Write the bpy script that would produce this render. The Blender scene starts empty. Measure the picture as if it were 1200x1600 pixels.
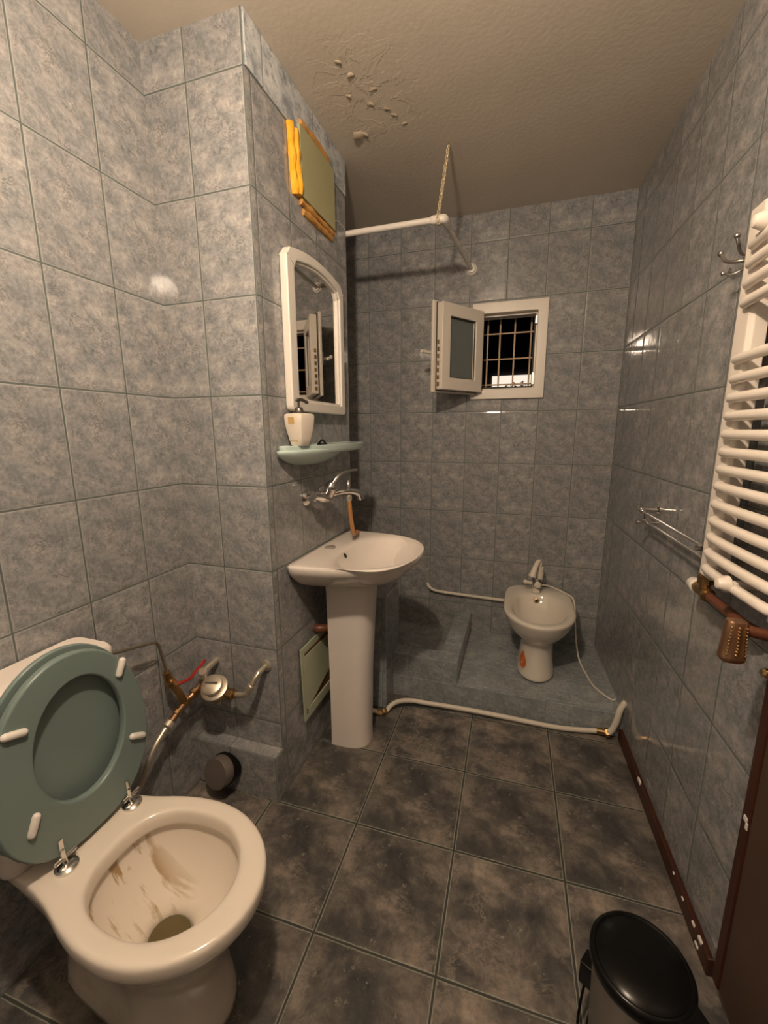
import bpy, bmesh, math, random
from mathutils import Vector, Matrix, noise
random.seed(7)
pi = math.pi
COL = bpy.context.scene.collection
SC = bpy.context.scene

# ------------------------------------------------------------------ camera
YAW, PITCH, ROLL, F = -0.3131, -0.1916, -0.0049, 655.26
CAMZ = 1.3848
fwd = Vector((math.sin(YAW)*math.cos(PITCH), math.cos(YAW)*math.cos(PITCH), math.sin(PITCH)))
rgt = Vector((math.cos(YAW), -math.sin(YAW), 0))
upv = rgt.cross(fwd)
c_, s_ = math.cos(ROLL), math.sin(ROLL)
r2 = rgt*c_ + upv*s_
u2 = upv*c_ - rgt*s_
cd = bpy.data.cameras.new('camera'); cam = bpy.data.objects.new('camera', cd); COL.objects.link(cam)
cam.matrix_world = Matrix(((r2.x, u2.x, -fwd.x, 0), (r2.y, u2.y, -fwd.y, 0), (r2.z, u2.z, -fwd.z, CAMZ), (0, 0, 0, 1)))
cd.sensor_fit = 'AUTO'; cd.sensor_width = 36; cd.lens = F/1600*36
cd.clip_start = 0.02
SC.camera = cam
# ------------------------------------------------------------------ world, exposure, lamp values
w = bpy.data.worlds.new('night'); SC.world = w; w.use_nodes = True
w.node_tree.nodes['Background'].inputs[0].default_value = (0.02, 0.018, 0.02, 1)
w.node_tree.nodes['Background'].inputs[1].default_value = 0.15
SC.view_settings.view_transform = 'Standard'; SC.view_settings.look = 'None'
SC.view_settings.gamma = 1; SC.view_settings.use_curve_mapping = False
SC.view_settings.exposure = 0.0
LAMP = Vector((-0.29, 0.30, 2.22)); LAMP_R = 0.040
LAMP_COL = (1.0, 0.785, 0.585, 1); LAMP_STRENGTH = 1150

# ------------------------------------------------------------------ room numbers (metres)
XL, XD, XR = -1.1616, -0.8016, 0.4808       # left wall, duct side, right wall at the far corner
YD, YD2, YB = 1.2124, 1.935, 2.5737         # duct front, duct far end, window wall
YF = -0.62                                  # wall behind the camera
ZC = 2.5372
AR = 0.0396
RW = Matrix.Translation((XR, YB, 0)) @ Matrix.Rotation(AR, 4, 'Z')   # right wall frame: x out of the wall, y away from camera
def L(y): return y-YB
PLAT = 0.12

# ------------------------------------------------------------------ helpers
def tagp(o, label=None, cat=None, group=None, kind=None):
    if label: o['label'] = label
    if cat: o['category'] = cat
    if group: o['group'] = group
    if kind: o['kind'] = kind
    return o
BASE = {}
def thing(name, label, cat, loc=(0, 0, 0), frame=None, group=None):
    o = bpy.data.objects.new(name, None); COL.objects.link(o)
    o.empty_display_size = 0.05
    M = (frame or Matrix.Identity(4)) @ Matrix.Translation(loc)
    o.matrix_world = M
    BASE[o.name] = Vector(loc)
    return tagp(o, label, cat, group)
def obj(name, bm, mat, parent=None, smooth=True, bevel=0, seg=2, sub=0, loc=None, frame=None, angle=35):
    me = bpy.data.meshes.new(name)
    base = Vector((0, 0, 0))
    if parent is not None: base = BASE[parent.name]
    elif loc is not None: base = Vector(loc)
    bmesh.ops.recalc_face_normals(bm, faces=bm.faces[:])
    if base.length > 0: bmesh.ops.translate(bm, vec=-base, verts=bm.verts[:])
    bm.to_mesh(me); bm.free()
    o = bpy.data.objects.new(name, me); COL.objects.link(o)
    mats = mat if isinstance(mat, (list, tuple)) else [mat]
    for m in mats: me.materials.append(m)
    if parent is not None:
        o.parent = parent
    else:
        o.matrix_world = (frame or Matrix.Identity(4)) @ Matrix.Translation(base)
    BASE[o.name] = base
    if smooth:
        for p in me.polygons: p.use_smooth = True
    if bevel:
        md = o.modifiers.new('bevel', 'BEVEL'); md.width = bevel; md.segments = seg; md.limit_method = 'ANGLE'; md.angle_limit = math.radians(30)
    if sub:
        md = o.modifiers.new('sub', 'SUBSURF'); md.levels = sub; md.render_levels = sub
    if smooth and not sub:
        md = o.modifiers.new('wn', 'WEIGHTED_NORMAL') if bevel else None
        if md is None:
            # sharp edges by angle
            b = bmesh.new(); b.from_mesh(me)
            for e in b.edges:
                if len(e.link_faces) == 2 and e.calc_face_angle(0) > math.radians(angle): e.smooth = False
            b.to_mesh(me); b.free()
    return o
def NB(): return bmesh.new()
def box(bm, x0, x1, y0, y1, z0, z1, M=None):
    co = [(x0, y0, z0), (x1, y0, z0), (x1, y1, z0), (x0, y1, z0), (x0, y0, z1), (x1, y0, z1), (x1, y1, z1), (x0, y1, z1)]
    v = [bm.verts.new((M @ Vector(c)) if M else c) for c in co]
    for f in ((0, 3, 2, 1), (4, 5, 6, 7), (0, 1, 5, 4), (1, 2, 6, 5), (2, 3, 7, 6), (3, 0, 4, 7)): bm.faces.new([v[i] for i in f])
    return bm
def bx(x0, x1, y0, y1, z0, z1, M=None): return box(NB(), x0, x1, y0, y1, z0, z1, M)
def loft(bm, rings, cap0=True, cap1=True, closed=True):
    R = [[bm.verts.new(p) for p in r] for r in rings]
    n = len(R[0])
    for a, b in zip(R, R[1:]):
        for i in range(n if closed else n-1):
            j = (i+1) % n
            bm.faces.new((a[i], a[j], b[j], b[i]))
    if cap0: bm.faces.new(R[0][::-1])
    if cap1: bm.faces.new(R[-1])
    return bm
def smooth_path(pts, k=6):
    P = [Vector(p) for p in pts]
    if len(P) < 3: return P
    out = []
    for i in range(len(P)-1):
        p0 = P[i-1] if i > 0 else P[0]*2-P[1]
        p1, p2 = P[i], P[i+1]
        p3 = P[i+2] if i+2 < len(P) else P[-1]*2-P[-2]
        for j in range(k):
            t = j/k
            out.append(0.5*((2*p1)+(p2-p0)*t+(2*p0-5*p1+4*p2-p3)*t*t+(3*p1-p0-3*p2+p3)*t**3))
    out.append(P[-1]); return out
def frames(P):
    T = []
    for i in range(len(P)):
        a = P[max(i-1, 0)]; b = P[min(i+1, len(P)-1)]
        T.append((b-a).normalized())
    n = T[0].orthogonal().normalized(); N = [n]
    for i in range(1, len(P)):
        n = N[-1]-T[i]*N[-1].dot(T[i])
        n = n.normalized() if n.length > 1e-6 else T[i].orthogonal().normalized()
        N.append(n)
    return T, N
def tube(bm, pts, r, seg=12, smooth=0, cap=True, round_ends=False):
    P = smooth_path(pts, smooth) if smooth else [Vector(p) for p in pts]
    T, N = frames(P)
    rad = r if callable(r) else (lambda t: r)
    rings = []
    def ring(c, t, n, rr):
        b = t.cross(n)
        return [c+(n*math.cos(2*pi*i/seg)+b*math.sin(2*pi*i/seg))*rr for i in range(seg)]
    m = len(P)-1
    if round_ends:
        for k in (3, 2, 1):
            a = k/3.2*pi/2; rings.append(ring(P[0]-T[0]*rad(0)*math.sin(a), T[0], N[0], rad(0)*math.cos(a)))
    for i, p in enumerate(P): rings.append(ring(p, T[i], N[i], rad(i/m)))
    if round_ends:
        for k in (1, 2, 3):
            a = k/3.2*pi/2; rings.append(ring(P[-1]+T[-1]*rad(1)*math.sin(a), T[-1], N[-1], rad(1)*math.cos(a)))
    return loft(bm, rings, cap, cap)
def tb(pts, r, seg=12, smooth=0, **k): return tube(NB(), pts, r, seg, smooth, **k)
def lathe(bm, prof, o, axis=(0, 0, 1), seg=28, cap0=True, cap1=True):
    ax = Vector(axis).normalized(); n = ax.orthogonal().normalized(); b = ax.cross(n); o = Vector(o)
    rings = [[o+ax*h+(n*math.cos(2*pi*i/seg)+b*math.sin(2*pi*i/seg))*max(r, 1e-4) for i in range(seg)] for r, h in prof]
    return loft(bm, rings, cap0, cap1)
def lt(prof, o, axis=(0, 0, 1), seg=28, **k): return lathe(NB(), prof, o, axis, seg, **k)
def plate(bm, outer, inner, map3, t, z0=0):
    """ring or full plate extruded: outer/inner lists of 2-D points, map3(a,b,h)->Vector"""
    n = len(outer)
    def ring(pts, h): return [bm.verts.new(map3(a, b, h)) for a, b in pts]
    o0, o1 = ring(outer, z0), ring(outer, z0+t)
    for i in range(n):
        j = (i+1) % n; bm.faces.new((o0[i], o0[j], o1[j], o1[i]))
    if inner:
        i0, i1 = ring(inner, z0), ring(inner, z0+t)
        for i in range(n):
            j = (i+1) % n
            bm.faces.new((i0[j], i0[i], i1[i], i1[j]))
            bm.faces.new((o1[i], o1[j], i1[j], i1[i]))
            bm.faces.new((o0[j], o0[i], i0[i], i0[j]))
    else:
        bm.faces.new(o0[::-1]); bm.faces.new(o1)
    return bm
def uvworld(o, ox, oy, oz, ry=None):
    me = o.data; uv = me.uv_layers.new(name='UVMap')
    b = BASE[o.name]
    for p in me.polygons:
        n = p.normal
        for li in p.loop_indices:
            c = me.vertices[me.loops[li].vertex_index].co + b
            if abs(n.z) > 0.7: q = (c.x-ox, c.y-oy)
            elif abs(n.x) > abs(n.y): q = (c.y-oy, c.z-oz)
            else: q = (c.x-ox, c.z-oz)
            uv.data[li].uv = q
def egg(cx, cy, af, ab, b, z, n=40, p=2.0, pb=None, ang=0):
    """plan outline: front (+a) half length af, back half length ab, half width b; a runs along +x then rotated"""
    out = []
    for i in range(n):
        t = 2*pi*i/n; c, s = math.cos(t), math.sin(t)
        e = p if c >= 0 else (pb or p)
        r = (abs(c)**e+abs(s)**e)**(-1/e)
        x = c*r*(af if c >= 0 else ab); y = s*r*b
        out.append(Vector((cx+x*math.cos(ang)-y*math.sin(ang), cy+x*math.sin(ang)+y*math.cos(ang), z)))
    return out

# ------------------------------------------------------------------ materials
def mat(name, col, rough=0.5, metal=0, spec=0.5, coat=0, bump=0, bscale=200, noisecol=0, nscale=8, emit=None, estr=0, alpha=None, trans=0):
    m = bpy.data.materials.new(name); m.use_nodes = True; nt = m.node_tree; N = nt.nodes; K = nt.links
    p = N['Principled BSDF']
    p.inputs['Base Color'].default_value = (*col, 1)
    p.inputs['Roughness'].default_value = rough; p.inputs['Metallic'].default_value = metal
    p.inputs['Specular IOR Level'].default_value = spec; p.inputs['Coat Weight'].default_value = coat
    p.inputs['Transmission Weight'].default_value = trans
    tc = N.new('ShaderNodeTexCoord')
    if noisecol:
        nz = N.new('ShaderNodeTexNoise'); nz.inputs['Scale'].default_value = nscale; nz.inputs['Detail'].default_value = 6
        K.new(tc.outputs['Object'], nz.inputs['Vector'])
        mx = N.new('ShaderNodeMix'); mx.data_type = 'RGBA'
        mx.inputs[6].default_value = (*[c*(1-noisecol) for c in col], 1); mx.inputs[7].default_value = (*[min(1, c*(1+noisecol)) for c in col], 1)
        K.new(nz.outputs['Fac'], mx.inputs[0]); K.new(mx.outputs[2], p.inputs['Base Color'])
    if bump:
        nz = N.new('ShaderNodeTexNoise'); nz.inputs['Scale'].default_value = bscale; nz.inputs['Detail'].default_value = 4
        K.new(tc.outputs['Object'], nz.inputs['Vector'])
        b = N.new('ShaderNodeBump'); b.inputs['Strength'].default_value = bump; b.inputs['Distance'].default_value = 0.01
        K.new(nz.outputs['Fac'], b.inputs['Height']); K.new(b.outputs[0], p.inputs['Normal'])
    if emit:
        p.inputs['Emission Color'].default_value = (*emit, 1); p.inputs['Emission Strength'].default_value = estr
    return m
def math_node(nt, op, a=None, b=None, va=None, vb=None, clamp=False):
    n = nt.nodes.new('ShaderNodeMath'); n.operation = op; n.use_clamp = clamp
    if a is not None: nt.links.new(a, n.inputs[0])
    elif va is not None: n.inputs[0].default_value = va
    if b is not None: nt.links.new(b, n.inputs[1])
    elif vb is not None: n.inputs[1].default_value = vb
    return n.outputs[0]
def ramp(nt, fac, stops):
    r = nt.nodes.new('ShaderNodeValToRGB'); e = r.color_ramp.elements
    while len(e) < len(stops): e.new(0.5)
    for k, (pos, c) in enumerate(stops):
        e[k].position = pos; e[k].color = (*c, 1) if not isinstance(c, float) else (c, c, c, 1)
    nt.links.new(fac, r.inputs[0]); return r
def mixc(nt, fac, a, b, mode='MIX'):
    n = nt.nodes.new('ShaderNodeMix'); n.data_type = 'RGBA'; n.blend_type = mode
    for s, v in ((0, fac), (6, a), (7, b)):
        if isinstance(v, (int, float)): n.inputs[s].default_value = v
        elif isinstance(v, tuple): n.inputs[s].default_value = (*v, 1)
        else: nt.links.new(v, n.inputs[s])
    return n.outputs[2]
def tile_mat(name, tw, th, mortar, grout, cols, vein, scale, rough, floor=False, wav=0.25, edge=(.5, .5, .5), speck=(.52, .50, .47)):
    m = bpy.data.materials.new(name); m.use_nodes = True; nt = m.node_tree; N = nt.nodes; K = nt.links
    p = N['Principled BSDF']
    uv = N.new('ShaderNodeUVMap'); uv.uv_map = 'UVMap'
    sp = N.new('ShaderNodeSeparateXYZ'); K.new(uv.outputs[0], sp.inputs[0])
    fx = math_node(nt, 'FLOORED_MODULO', sp.outputs[0], vb=tw); fy = math_node(nt, 'FLOORED_MODULO', sp.outputs[1], vb=th)
    # distance to nearest joint
    dx = math_node(nt, 'MINIMUM', fx, math_node(nt, 'SUBTRACT', va=tw, b=fx))
    dy = math_node(nt, 'MINIMUM', fy, math_node(nt, 'SUBTRACT', va=th, b=fy))
    d = math_node(nt, 'MINIMUM', dx, dy)
    ix = math_node(nt, 'FLOOR', math_node(nt, 'DIVIDE', sp.outputs[0], vb=tw)); iy = math_node(nt, 'FLOOR', math_node(nt, 'DIVIDE', sp.outputs[1], vb=th))
    cb0 = N.new('ShaderNodeCombineXYZ'); K.new(ix, cb0.inputs[0]); K.new(iy, cb0.inputs[1])
    wn = N.new('ShaderNodeTexWhiteNoise'); K.new(cb0.outputs[0], wn.inputs['Vector'])
    var = math_node(nt, 'MULTIPLY', math_node(nt, 'FLOOR', math_node(nt, 'MULTIPLY', wn.outputs['Value'], vb=2.0)), vb=3.7)
    cb = N.new('ShaderNodeCombineXYZ'); K.new(fx, cb.inputs[0]); K.new(fy, cb.inputs[1]); K.new(var, cb.inputs[2])
    def nz(sc, det=6, rg=0.6, dist=0.0, src=cb):
        n = N.new('ShaderNodeTexNoise'); n.inputs['Scale'].default_value = sc; n.inputs['Detail'].default_value = det
        n.inputs['Roughness'].default_value = rg; n.inputs['Distortion'].default_value = dist
        K.new(src.outputs[0], n.inputs['Vector']); return n.outputs['Fac']
    big = nz(scale, 8, 0.66, 0.35)
    c = ramp(nt, big, cols).outputs[0]
    fine = nz(scale*5, 6, 0.7, 0.3)
    c = mixc(nt, 0.75, c, ramp(nt, fine, [(0.32, 0.33), (0.68, 0.66)]).outputs[0], 'OVERLAY')
    # veins: ridge of distorted noise
    v0 = nz(scale*1.5, 7, 0.7, 0.6)
    v1 = math_node(nt, 'ABSOLUTE', math_node(nt, 'SUBTRACT', v0, vb=0.5))
    vm = ramp(nt, v1, [(0.0, 1.0), (0.012, 0.6), (0.035, 0.0)]).outputs[0]
    patch = ramp(nt, nz(scale*0.9, 3, 0.5, 0.3), [(0.46, 0.0), (0.60, 1.0)]).outputs[0]
    vm2 = mixc(nt, 1.0, vm, patch, 'MULTIPLY')
    c = mixc(nt, math_node(nt, 'MULTIPLY', vm2, vb=0.75), c, vein)
    spk = ramp(nt, nz(scale*(9 if floor else 4.5), 5, 0.75, 0.2), [(0.58, 0.0), (0.66, 1.0)]).outputs[0]
    spk = mixc(nt, 1.0, spk, ramp(nt, nz(scale*1.7, 3, 0.5, 0.4), [(0.50, 0.0), (0.60, 1.0)]).outputs[0], 'MULTIPLY')
    c = mixc(nt, math_node(nt, 'MULTIPLY', spk, vb=0.55 if floor else 0.30), c, speck)
    dsp = ramp(nt, nz(scale*3.1, 6, 0.72, 0.5), [(0.32, 1.0), (0.42, 0.0)]).outputs[0]
    c = mixc(nt, math_node(nt, 'MULTIPLY', dsp, vb=0.45 if floor else 0.40), c, vein if not floor else (0.035, 0.035, 0.038))
    sv = ramp(nt, wn.outputs['Value'], [(0.0, 0.86), (1.0, 1.0)]).outputs[0]
    c = mixc(nt, 1.0, c, sv, 'MULTIPLY')
    # grout
    wob = N.new('ShaderNodeTexNoise'); wob.inputs['Scale'].default_value = 30; K.new(uv.outputs[0], wob.inputs['Vector'])
    gw = math_node(nt, 'MULTIPLY_ADD', wob.outputs['Fac'], vb=mortar*0.9); gw.node.inputs[2].default_value = mortar*0.55
    g = math_node(nt, 'LESS_THAN', d, gw)
    ed = math_node(nt, 'SUBTRACT', math_node(nt, 'LESS_THAN', d, math_node(nt, 'MULTIPLY', gw, vb=1.9)), g, clamp=True)
    c = mixc(nt, math_node(nt, 'MULTIPLY', ed, vb=0.55), c, edge)
    c = mixc(nt, g, c, grout)
    K.new(c, p.inputs['Base Color'])
    rr = math_node(nt, 'ADD', math_node(nt, 'MULTIPLY', g, vb=0.5), math_node(nt, 'MULTIPLY_ADD', fine, vb=0.12), clamp=True)
    rr.node.inputs[1].links[0].from_node.inputs[2].default_value = rough-0.06
    K.new(rr, p.inputs['Roughness'])
    p.inputs['Specular IOR Level'].default_value = 0.5
    # bump : pillowed edge + slight waves
    h = ramp(nt, math_node(nt, 'DIVIDE', d, vb=mortar*6), [(0.0, 0.0), (0.18, 0.1), (0.5, 0.85), (1.0, 1.0)]).outputs[0]
    b1 = N.new('ShaderNodeBump'); b1.inputs['Strength'].default_value = 0.6; b1.inputs['Distance'].default_value = 0.0015
    K.new(h, b1.inputs['Height'])
    wv = N.new('ShaderNodeTexNoise'); wv.inputs['Scale'].default_value = 9 if not floor else 25; wv.inputs['Detail'].default_value = 3; K.new(uv.outputs[0], wv.inputs['Vector'])
    b2 = N.new('ShaderNodeBump'); b2.inputs['Strength'].default_value = wav; b2.inputs['Distance'].default_value = 0.004
    K.new(wv.outputs['Fac'], b2.inputs['Height']); K.new(b1.outputs[0], b2.inputs['Normal'])
    b3 = N.new('ShaderNodeBump'); b3.inputs['Strength'].default_value = 0.05 if not floor else 0.3; b3.inputs['Distance'].default_value = 0.0012
    K.new(fine, b3.inputs['Height']); K.new(b2.outputs[0], b3.inputs['Normal']); K.new(b3.outputs[0], p.inputs['Normal'])
    return m
M_TILE = tile_mat('wall_tile', 0.2003, 0.30, 0.0024, (0.105, 0.125, 0.118),
                  [(0.34, (0.225, 0.236, 0.245)), (0.45, (0.28, 0.288, 0.295)), (0.54, (0.335, 0.33, 0.33)), (0.66, (0.42, 0.405, 0.395))],
                  (0.11, 0.11, 0.115), 17, 0.07, edge=(0.38, 0.39, 0.37))
M_TILE2 = tile_mat('platform_tile', 0.30, 0.2003, 0.0016, (0.17, 0.22, 0.22),
                  [(0.30, (0.21, 0.235, 0.245)), (0.5, (0.30, 0.325, 0.335)), (0.70, (0.39, 0.41, 0.41))],
                  (0.14, 0.16, 0.17), 12, 0.12, wav=0.35, edge=(0.4, 0.4, 0.4))
M_BAND = tile_mat('top_band_tile', 0.33, 0.40, 0.0016, (0.17, 0.22, 0.23),
                  [(0.36, (0.28, 0.32, 0.36)), (0.47, (0.50, 0.53, 0.56)), (0.6, (0.66, 0.69, 0.70))],
                  (0.13, 0.15, 0.19), 10, 0.2)
M_FLOOR = tile_mat('floor_tile', 0.3461, 0.3461, 0.0030, (0.045, 0.045, 0.040),
                  [(0.34, (0.050, 0.050, 0.052)), (0.44, (0.088, 0.083, 0.078)), (0.52, (0.150, 0.134, 0.118)), (0.60, (0.25, 0.215, 0.18)), (0.72, (0.40, 0.34, 0.28))],
                  (0.28, 0.24, 0.20), 6.0, 0.32, floor=True, wav=0.1, edge=(0.34, 0.37, 0.30), speck=(0.55, 0.49, 0.42))
def ceramic(name, col):
    return mat(name, col, rough=0.10, spec=0.5, coat=0.3, noisecol=0.02, nscale=3)
M_CER = ceramic('white_ceramic', (0.78, 0.72, 0.66))
M_CERB = ceramic('bidet_ceramic', (0.70, 0.65, 0.57))
M_PLAST = mat('white_plastic', (0.76, 0.72, 0.66), 0.35)
M_UPVC = mat('window_plastic', (0.74, 0.68, 0.60), 0.35)
M_PIPEW = mat('white_pipe_plastic', (0.70, 0.64, 0.54), 0.4, noisecol=0.05)
M_TEAL = mat('teal_plastic', (0.175, 0.235, 0.222), 0.32, noisecol=0.03)
M_SHELF = mat('pale_green_ceramic', (0.50, 0.62, 0.59), 0.15, noisecol=0.03)
M_CHROME = mat('chrome', (0.75, 0.73, 0.70), 0.14, metal=1)
M_DCHROME = mat('dull_chrome', (0.55, 0.52, 0.48), 0.28, metal=1)
M_BRASS = mat('aged_brass', (0.42, 0.27, 0.12), 0.38, metal=1, noisecol=0.35, nscale=60)
M_BRASSB = mat('bright_brass', (0.75, 0.58, 0.28), 0.2, metal=1)
M_COPPER = mat('copper_pipe', (0.38, 0.22, 0.13), 0.35, metal=0.9, noisecol=0.35, nscale=40)
M_STUD = mat('copper_grip', (0.42, 0.24, 0.14), 0.30, metal=0.9, noisecol=0.2, nscale=60)
M_NICKEL = mat('nickel_fitting', (0.66, 0.60, 0.50), 0.35, metal=0.8, noisecol=0.15, nscale=60)
M_GREYPIPE = mat('steel_pipe', (0.32, 0.28, 0.23), 0.4, metal=0.8, noisecol=0.15, nscale=50)
M_RED = mat('red_lever_plastic', (0.32, 0.015, 0.012), 0.4)
M_ORANGE = mat('orange_hose', (0.42, 0.20, 0.07), 0.45)
M_STICK = mat('orange_sticker', (0.62, 0.15, 0.02), 0.4)
M_STICKW = mat('pale_sticker_print', (0.75, 0.55, 0.42), 0.4)
M_BLACK = mat('black_plastic', (0.006, 0.006, 0.006), 0.22, spec=0.18)
M_GREYP = mat('grey_cap_plastic', (0.13, 0.11, 0.095), 0.5)
M_STEEL = mat('brushed_steel', (0.30, 0.28, 0.25), 0.4, metal=0.8, noisecol=0.1, nscale=10)
M_WOOD = mat('dark_wood', (0.050, 0.014, 0.006), 0.42, noisecol=0.25, nscale=14)
M_WOODF = mat('door_face_brown', (0.075, 0.042, 0.028), 0.5, noisecol=0.2, nscale=6)
M_BROWNPIPE = mat('brown_painted_pipe', (0.13, 0.045, 0.022), 0.35, noisecol=0.2, nscale=30)
M_YFOAM = mat('yellow_foam', (0.85, 0.42, 0.02), 0.7, bump=0.25, bscale=60, noisecol=0.2, nscale=20)
M_OFOAM = mat('orange_smeared_foam', (0.55, 0.28, 0.07), 0.75, bump=0.25, bscale=70, noisecol=0.3, nscale=18)
M_OLIVE = mat('olive_panel', (0.40, 0.38, 0.21), 0.45, noisecol=0.06)
M_GREEN = mat('pale_green_panel', (0.42, 0.46, 0.33), 0.4, noisecol=0.12, nscale=12)
M_RUST = mat('rusty_brown_backing', (0.16, 0.07, 0.03), 0.7, noisecol=0.4, nscale=25)
M_SOAP = mat('cream_dispenser', (0.80, 0.72, 0.62), 0.3)
M_GOLD = mat('gold_print', (0.62, 0.42, 0.16), 0.4)
M_PUMP = mat('dark_pump_metal', (0.16, 0.14, 0.12), 0.3, metal=0.8)
M_RADW = mat('radiator_enamel', (0.80, 0.73, 0.65), 0.3)
M_BARS = mat('rusty_white_bars', (0.50, 0.34, 0.20), 0.5, noisecol=0.35, nscale=30)
M_DARK = mat('night_plaster', (0.05, 0.045, 0.05), 0.9)
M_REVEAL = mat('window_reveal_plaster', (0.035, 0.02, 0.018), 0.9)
M_LIT = mat('lit_far_window', (0.9, 0.85, 0.8), 0.5, emit=(1.0, 0.88, 0.72), estr=1.0)
M_LEAF = mat('night_leaf', (0.03, 0.05, 0.02), 0.6)
M_GASKET = mat('black_gasket', (0.02, 0.018, 0.015), 0.6)
M_CHAIN = mat('cream_chain', (0.62, 0.52, 0.34), 0.4, metal=0.2)
M_GRAFFITO = mat('paint_flake', (0.50, 0.42, 0.32), 0.8)
M_WATER = mat('murky_water', (0.12, 0.095, 0.045), 0.05)
M_TAPHOLE = mat('grey_tap_hole_cap', (0.30, 0.27, 0.23), 0.35)
M_HOLE = mat('dark_hole', (0.01, 0.008, 0.006), 0.6)
M_FOLD = mat('bulb_glass', (1, 1, 1), 0.3, emit=LAMP_COL[:3], estr=LAMP_STRENGTH)
M_MIRROR = mat('mirror_silver', (0.80, 0.79, 0.77), 0.02, metal=1)
def glass_mat():
    m = bpy.data.materials.new('frosty_glass'); m.use_nodes = True; N = m.node_tree.nodes; K = m.node_tree.links
    p = N['Principled BSDF']; p.inputs['Base Color'].default_value = (0.30, 0.34, 0.33, 1)
    p.inputs['Roughness'].default_value = 0.12; p.inputs['Transmission Weight'].default_value = 0.55
    p.inputs['IOR'].default_value = 1.5
    return m
M_GLASS = glass_mat()
def ceiling_mat():
    m = bpy.data.materials.new('ceiling_paint'); m.use_nodes = True; nt = m.node_tree; N = nt.nodes; K = nt.links
    p = N['Principled BSDF']; p.inputs['Roughness'].default_value = 0.55
    tc = N.new('ShaderNodeTexCoord')
    n1 = N.new('ShaderNodeTexNoise'); n1.inputs['Scale'].default_value = 2.5; n1.inputs['Detail'].default_value = 5; K.new(tc.outputs['Object'], n1.inputs['Vector'])
    c = ramp(nt, n1.outputs['Fac'], [(0.3, (0.56, 0.50, 0.42)), (0.7, (0.63, 0.56, 0.47))]).outputs[0]
    K.new(c, p.inputs['Base Color'])
    # wrinkled, water-damaged paint around one place of the ceiling
    mp = N.new('ShaderNodeMapping'); mp.inputs['Location'].default_value = (0.58, -1.64, -ZC); K.new(tc.outputs['Object'], mp.inputs['Vector'])
    ms = N.new('ShaderNodeMapping'); ms.inputs['Scale'].default_value = (4.5, 3.2, 1); K.new(mp.outputs[0], ms.inputs['Vector'])
    ln = N.new('ShaderNodeVectorMath'); ln.operation = 'LENGTH'; K.new(ms.outputs[0], ln.inputs[0])
    mask = ramp(nt, ln.outputs['Value'], [(0.2, 1.0), (1.0, 0.0)]).outputs[0]
    n2 = N.new('ShaderNodeTexNoise'); n2.inputs['Scale'].default_value = 12; n2.inputs['Detail'].default_value = 8; n2.inputs['Distortion'].default_value = 0.4; K.new(tc.outputs['Object'], n2.inputs['Vector'])
    hr = ramp(nt, n2.outputs['Fac'], [(0.47, 0.0), (0.50, 0.8), (0.56, 0.6), (0.60, 1.0)]).outputs[0]
    h = math_node(nt, 'MULTIPLY', hr, mask)
    b = N.new('ShaderNodeBump'); b.inputs['Strength'].default_value = 0.5; b.inputs['Distance'].default_value = 0.005; K.new(h, b.inputs['Height'])
    n3 = N.new('ShaderNodeTexNoise'); n3.inputs['Scale'].default_value = 60; K.new(tc.outputs['Object'], n3.inputs['Vector'])
    b2 = N.new('ShaderNodeBump'); b2.inputs['Strength'].default_value = 0.08; b2.inputs['Distance'].default_value = 0.01; K.new(n3.outputs['Fac'], b2.inputs['Height']); K.new(b.outputs[0], b2.inputs['Normal'])
    K.new(b2.outputs[0], p.inputs['Normal'])
    return m
M_CEIL = ceiling_mat()
def bowl_mat():
    """toilet ceramic with brown streaks running down the tank side of the bowl"""
    m = bpy.data.materials.new('stained_bowl_ceramic'); m.use_nodes = True; nt = m.node_tree; N = nt.nodes; K = nt.links
    p = N['Principled BSDF']; p.inputs['Roughness'].default_value = 0.14; p.inputs['Coat Weight'].default_value = 0.3
    tc = N.new('ShaderNodeTexCoord'); sp = N.new('ShaderNodeSeparateXYZ'); K.new(tc.outputs['Object'], sp.inputs[0])
    # streak coordinate = position across the bowl (y), fading downwards
    cb = N.new('ShaderNodeCombineXYZ'); K.new(math_node(nt, 'MULTIPLY', sp.outputs[1], vb=26), cb.inputs[0]); K.new(math_node(nt, 'MULTIPLY', sp.outputs[2], vb=5), cb.inputs[1])
    K.new(math_node(nt, 'MULTIPLY', sp.outputs[0], vb=3), cb.inputs[2])
    n = N.new('ShaderNodeTexNoise'); n.inputs['Scale'].default_value = 1.0; n.inputs['Detail'].default_value = 5; n.inputs['Roughness'].default_value = 0.6; K.new(cb.outputs[0], n.inputs['Vector'])
    st = ramp(nt, n.outputs['Fac'], [(0.485, 0.0), (0.55, 1.0)]).outputs[0]
    side = ramp(nt, math_node(nt, 'MULTIPLY_ADD', sp.outputs[0], vb=-4.0), [(0.50, 0.0), (0.66, 1.0)])
    side.inputs[0].links[0].from_node.inputs[2].default_value = 0.55     # x < about 0
    hz = ramp(nt, sp.outputs[2], [(0.18, 0.2), (0.22, 0.75), (0.30, 1.0), (0.356, 0.9), (0.362, 0.0)]).outputs[0]
    inner = ramp(nt, math_node(nt, 'ABSOLUTE', math_node(nt, 'ADD', sp.outputs[1], vb=0.02)), [(0.085, 1.0), (0.125, 0.0)]).outputs[0]
    f = math_node(nt, 'MULTIPLY', math_node(nt, 'MULTIPLY', st, side.outputs[0]), math_node(nt, 'MULTIPLY', hz, inner))
    c = mixc(nt, math_node(nt, 'MULTIPLY', f, vb=0.9), (0.74, 0.67, 0.58), (0.30, 0.17, 0.035))
    K.new(c, p.inputs['Base Color'])
    return m
M_BOWL = bowl_mat()

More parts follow.
